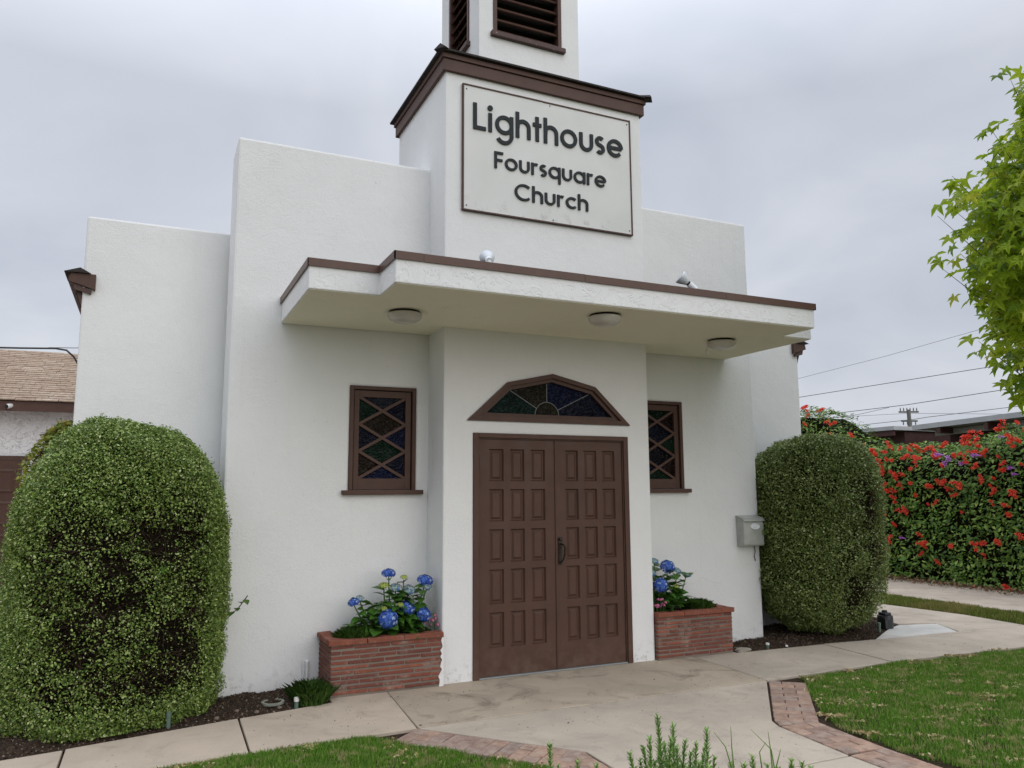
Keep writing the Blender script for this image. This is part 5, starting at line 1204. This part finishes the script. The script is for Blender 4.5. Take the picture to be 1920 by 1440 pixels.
wire('second overhead wire from top sloping behind the tree', [(1498, 745), (1680, 716), (1880, 684)], 42, 36, .016)
wire('third overhead wire just above the utility pole crossarm', [(1550, 777), (1700, 759), (1880, 731)], 46, 40, .018)
wire('thin branch wire running below the third overhead wire', [(1560, 784), (1610, 777), (1667, 764)], 47, 42.5, .012, 0)
wire('lowest overhead wire skimming the carport roof', [(1568, 802), (1715, 786), (1740, 782), (1915, 761)], 58, 52, .02)
wire('thin level wire passing the utility pole crossarm', [(1590, 781), (1703, 775), (1830, 776)], 60, 60, .013)

# ------------------------------------------------------------------ mulch bits in the beds and debris on the paving
def scatter(name, lab, poly, n, size, mat, cat, z, seed, clump=None, jit=.9, region=None):
    r = np.random.default_rng(seed); xs = [p[0] for p in poly]; ys = [p[1] for p in poly]
    b = region or (min(xs), max(xs), min(ys), max(ys))
    X = r.uniform(b[0], b[1], n); Y = r.uniform(b[2], b[3], n); ok = inside(poly, X, Y); P = np.stack([X, Y, 0*X], 1)
    if clump is not None: ok &= clump(P, r)
    P = P[ok]; D = polydist(poly, P[:, 0], P[:, 1]); P[:, 2] = z(P, D)
    o = leafcloud(name, P, np.array([[0, 0, 1.]]), size, mat, None, r, .6, jit); return tag(o, lab, cat)
M_MULCH = leafmat('mulch_chip', [(0, (.035, .022, .015)), (.5, (.085, .056, .038)), (.85, (.14, .10, .07)), (1, (.30, .25, .2))], 0, .95, .1)
scatter('mulch', 'dark brown mulch chips covering the left bed', BEDL, 16000, .014, M_MULCH, 'mulch', lambda P, D: bedz(P, D)+.004, 51)
scatter('mulch', 'dark brown mulch chips covering the right bed', BEDR, 30000, .015, M_MULCH, 'mulch', lambda P, D: bedz(P, D)+.004, 52, None, .9, (1.9, 5.3, -.2, 1.7))
M_DEB = leafmat('path_debris', [(0, (.05, .035, .025)), (.55, (.12, .085, .06)), (.8, (.2, .16, .12)), (.9, (.55, .52, .48)), (1, (.65, .62, .6))], 0, .95, .1)
PAVED = [(-5, -1.2), (-1.66, -1.08), (-.85, -2.1), (-.85, -2.8), (.52, -2.8), (.6, -2.1), (1.44, -1.08), (5.8, -1.2), (5.8, -.35), (3.1, -.13), (1.99, -.07), (-2.05, -.17), (-4.5, -.66)]
scatter('path_debris', 'tiny dry leaf bits and grit scattered over the concrete paving', PAVED, 5200, .010, M_DEB, 'debris', lambda P, D: .004+0*D, 53,
        lambda P, r: r.uniform(0, 1, len(P)) < .22+.35*snoise(P, 54, 2.2)+.9*np.clip(.12-polydist([(-1.5, -.06), (2.0, -.06)], P[:, 0], P[:, 1], False), 0, 1)/.12+.5*np.clip(.08-polydist([(-1.6, -1.07), (1.4, -1.07)], P[:, 0], P[:, 1], False), 0, 1)/.08, .5)

M_CLIP = leafmat('dry_clipping', [(0, (.30, .22, .10)), (.6, (.46, .37, .19)), (1, (.62, .54, .32))], .2, .8, .1)
def clumpy(seed, f, t0):
    return lambda P, r: (snoise(P, seed, f)+.5*snoise(P, seed+1, f*2.5)+r.normal(0, .25, len(P))) > t0
scatter('dry_clippings', 'tan dry grass clippings strewn over the right lawn', LAWNR, 60000, .030, M_CLIP, 'clippings', lambda P, D: .012+0*D, 61, clumpy(62, 9, .85), 1., (.9, 5.5, -3.4, -1.1))
scatter('dry_clippings', 'tan dry grass clippings strewn over the left foreground lawn', LAWNL, 22000, .024, M_CLIP, 'clippings', lambda P, D: .012+0*D, 64, clumpy(65, 9, 1.05), 1., (-3.6, -1.2, -2.6, -1.1))
g5 = blades('grass', LAWNR, 90000, .036, .0035, M_GRASS, (.6, 6.9, -8.5, -4.2), .05, seed=8)
tag(g5, 'lawn right of the front walk continuing below the picture edge', 'grass')
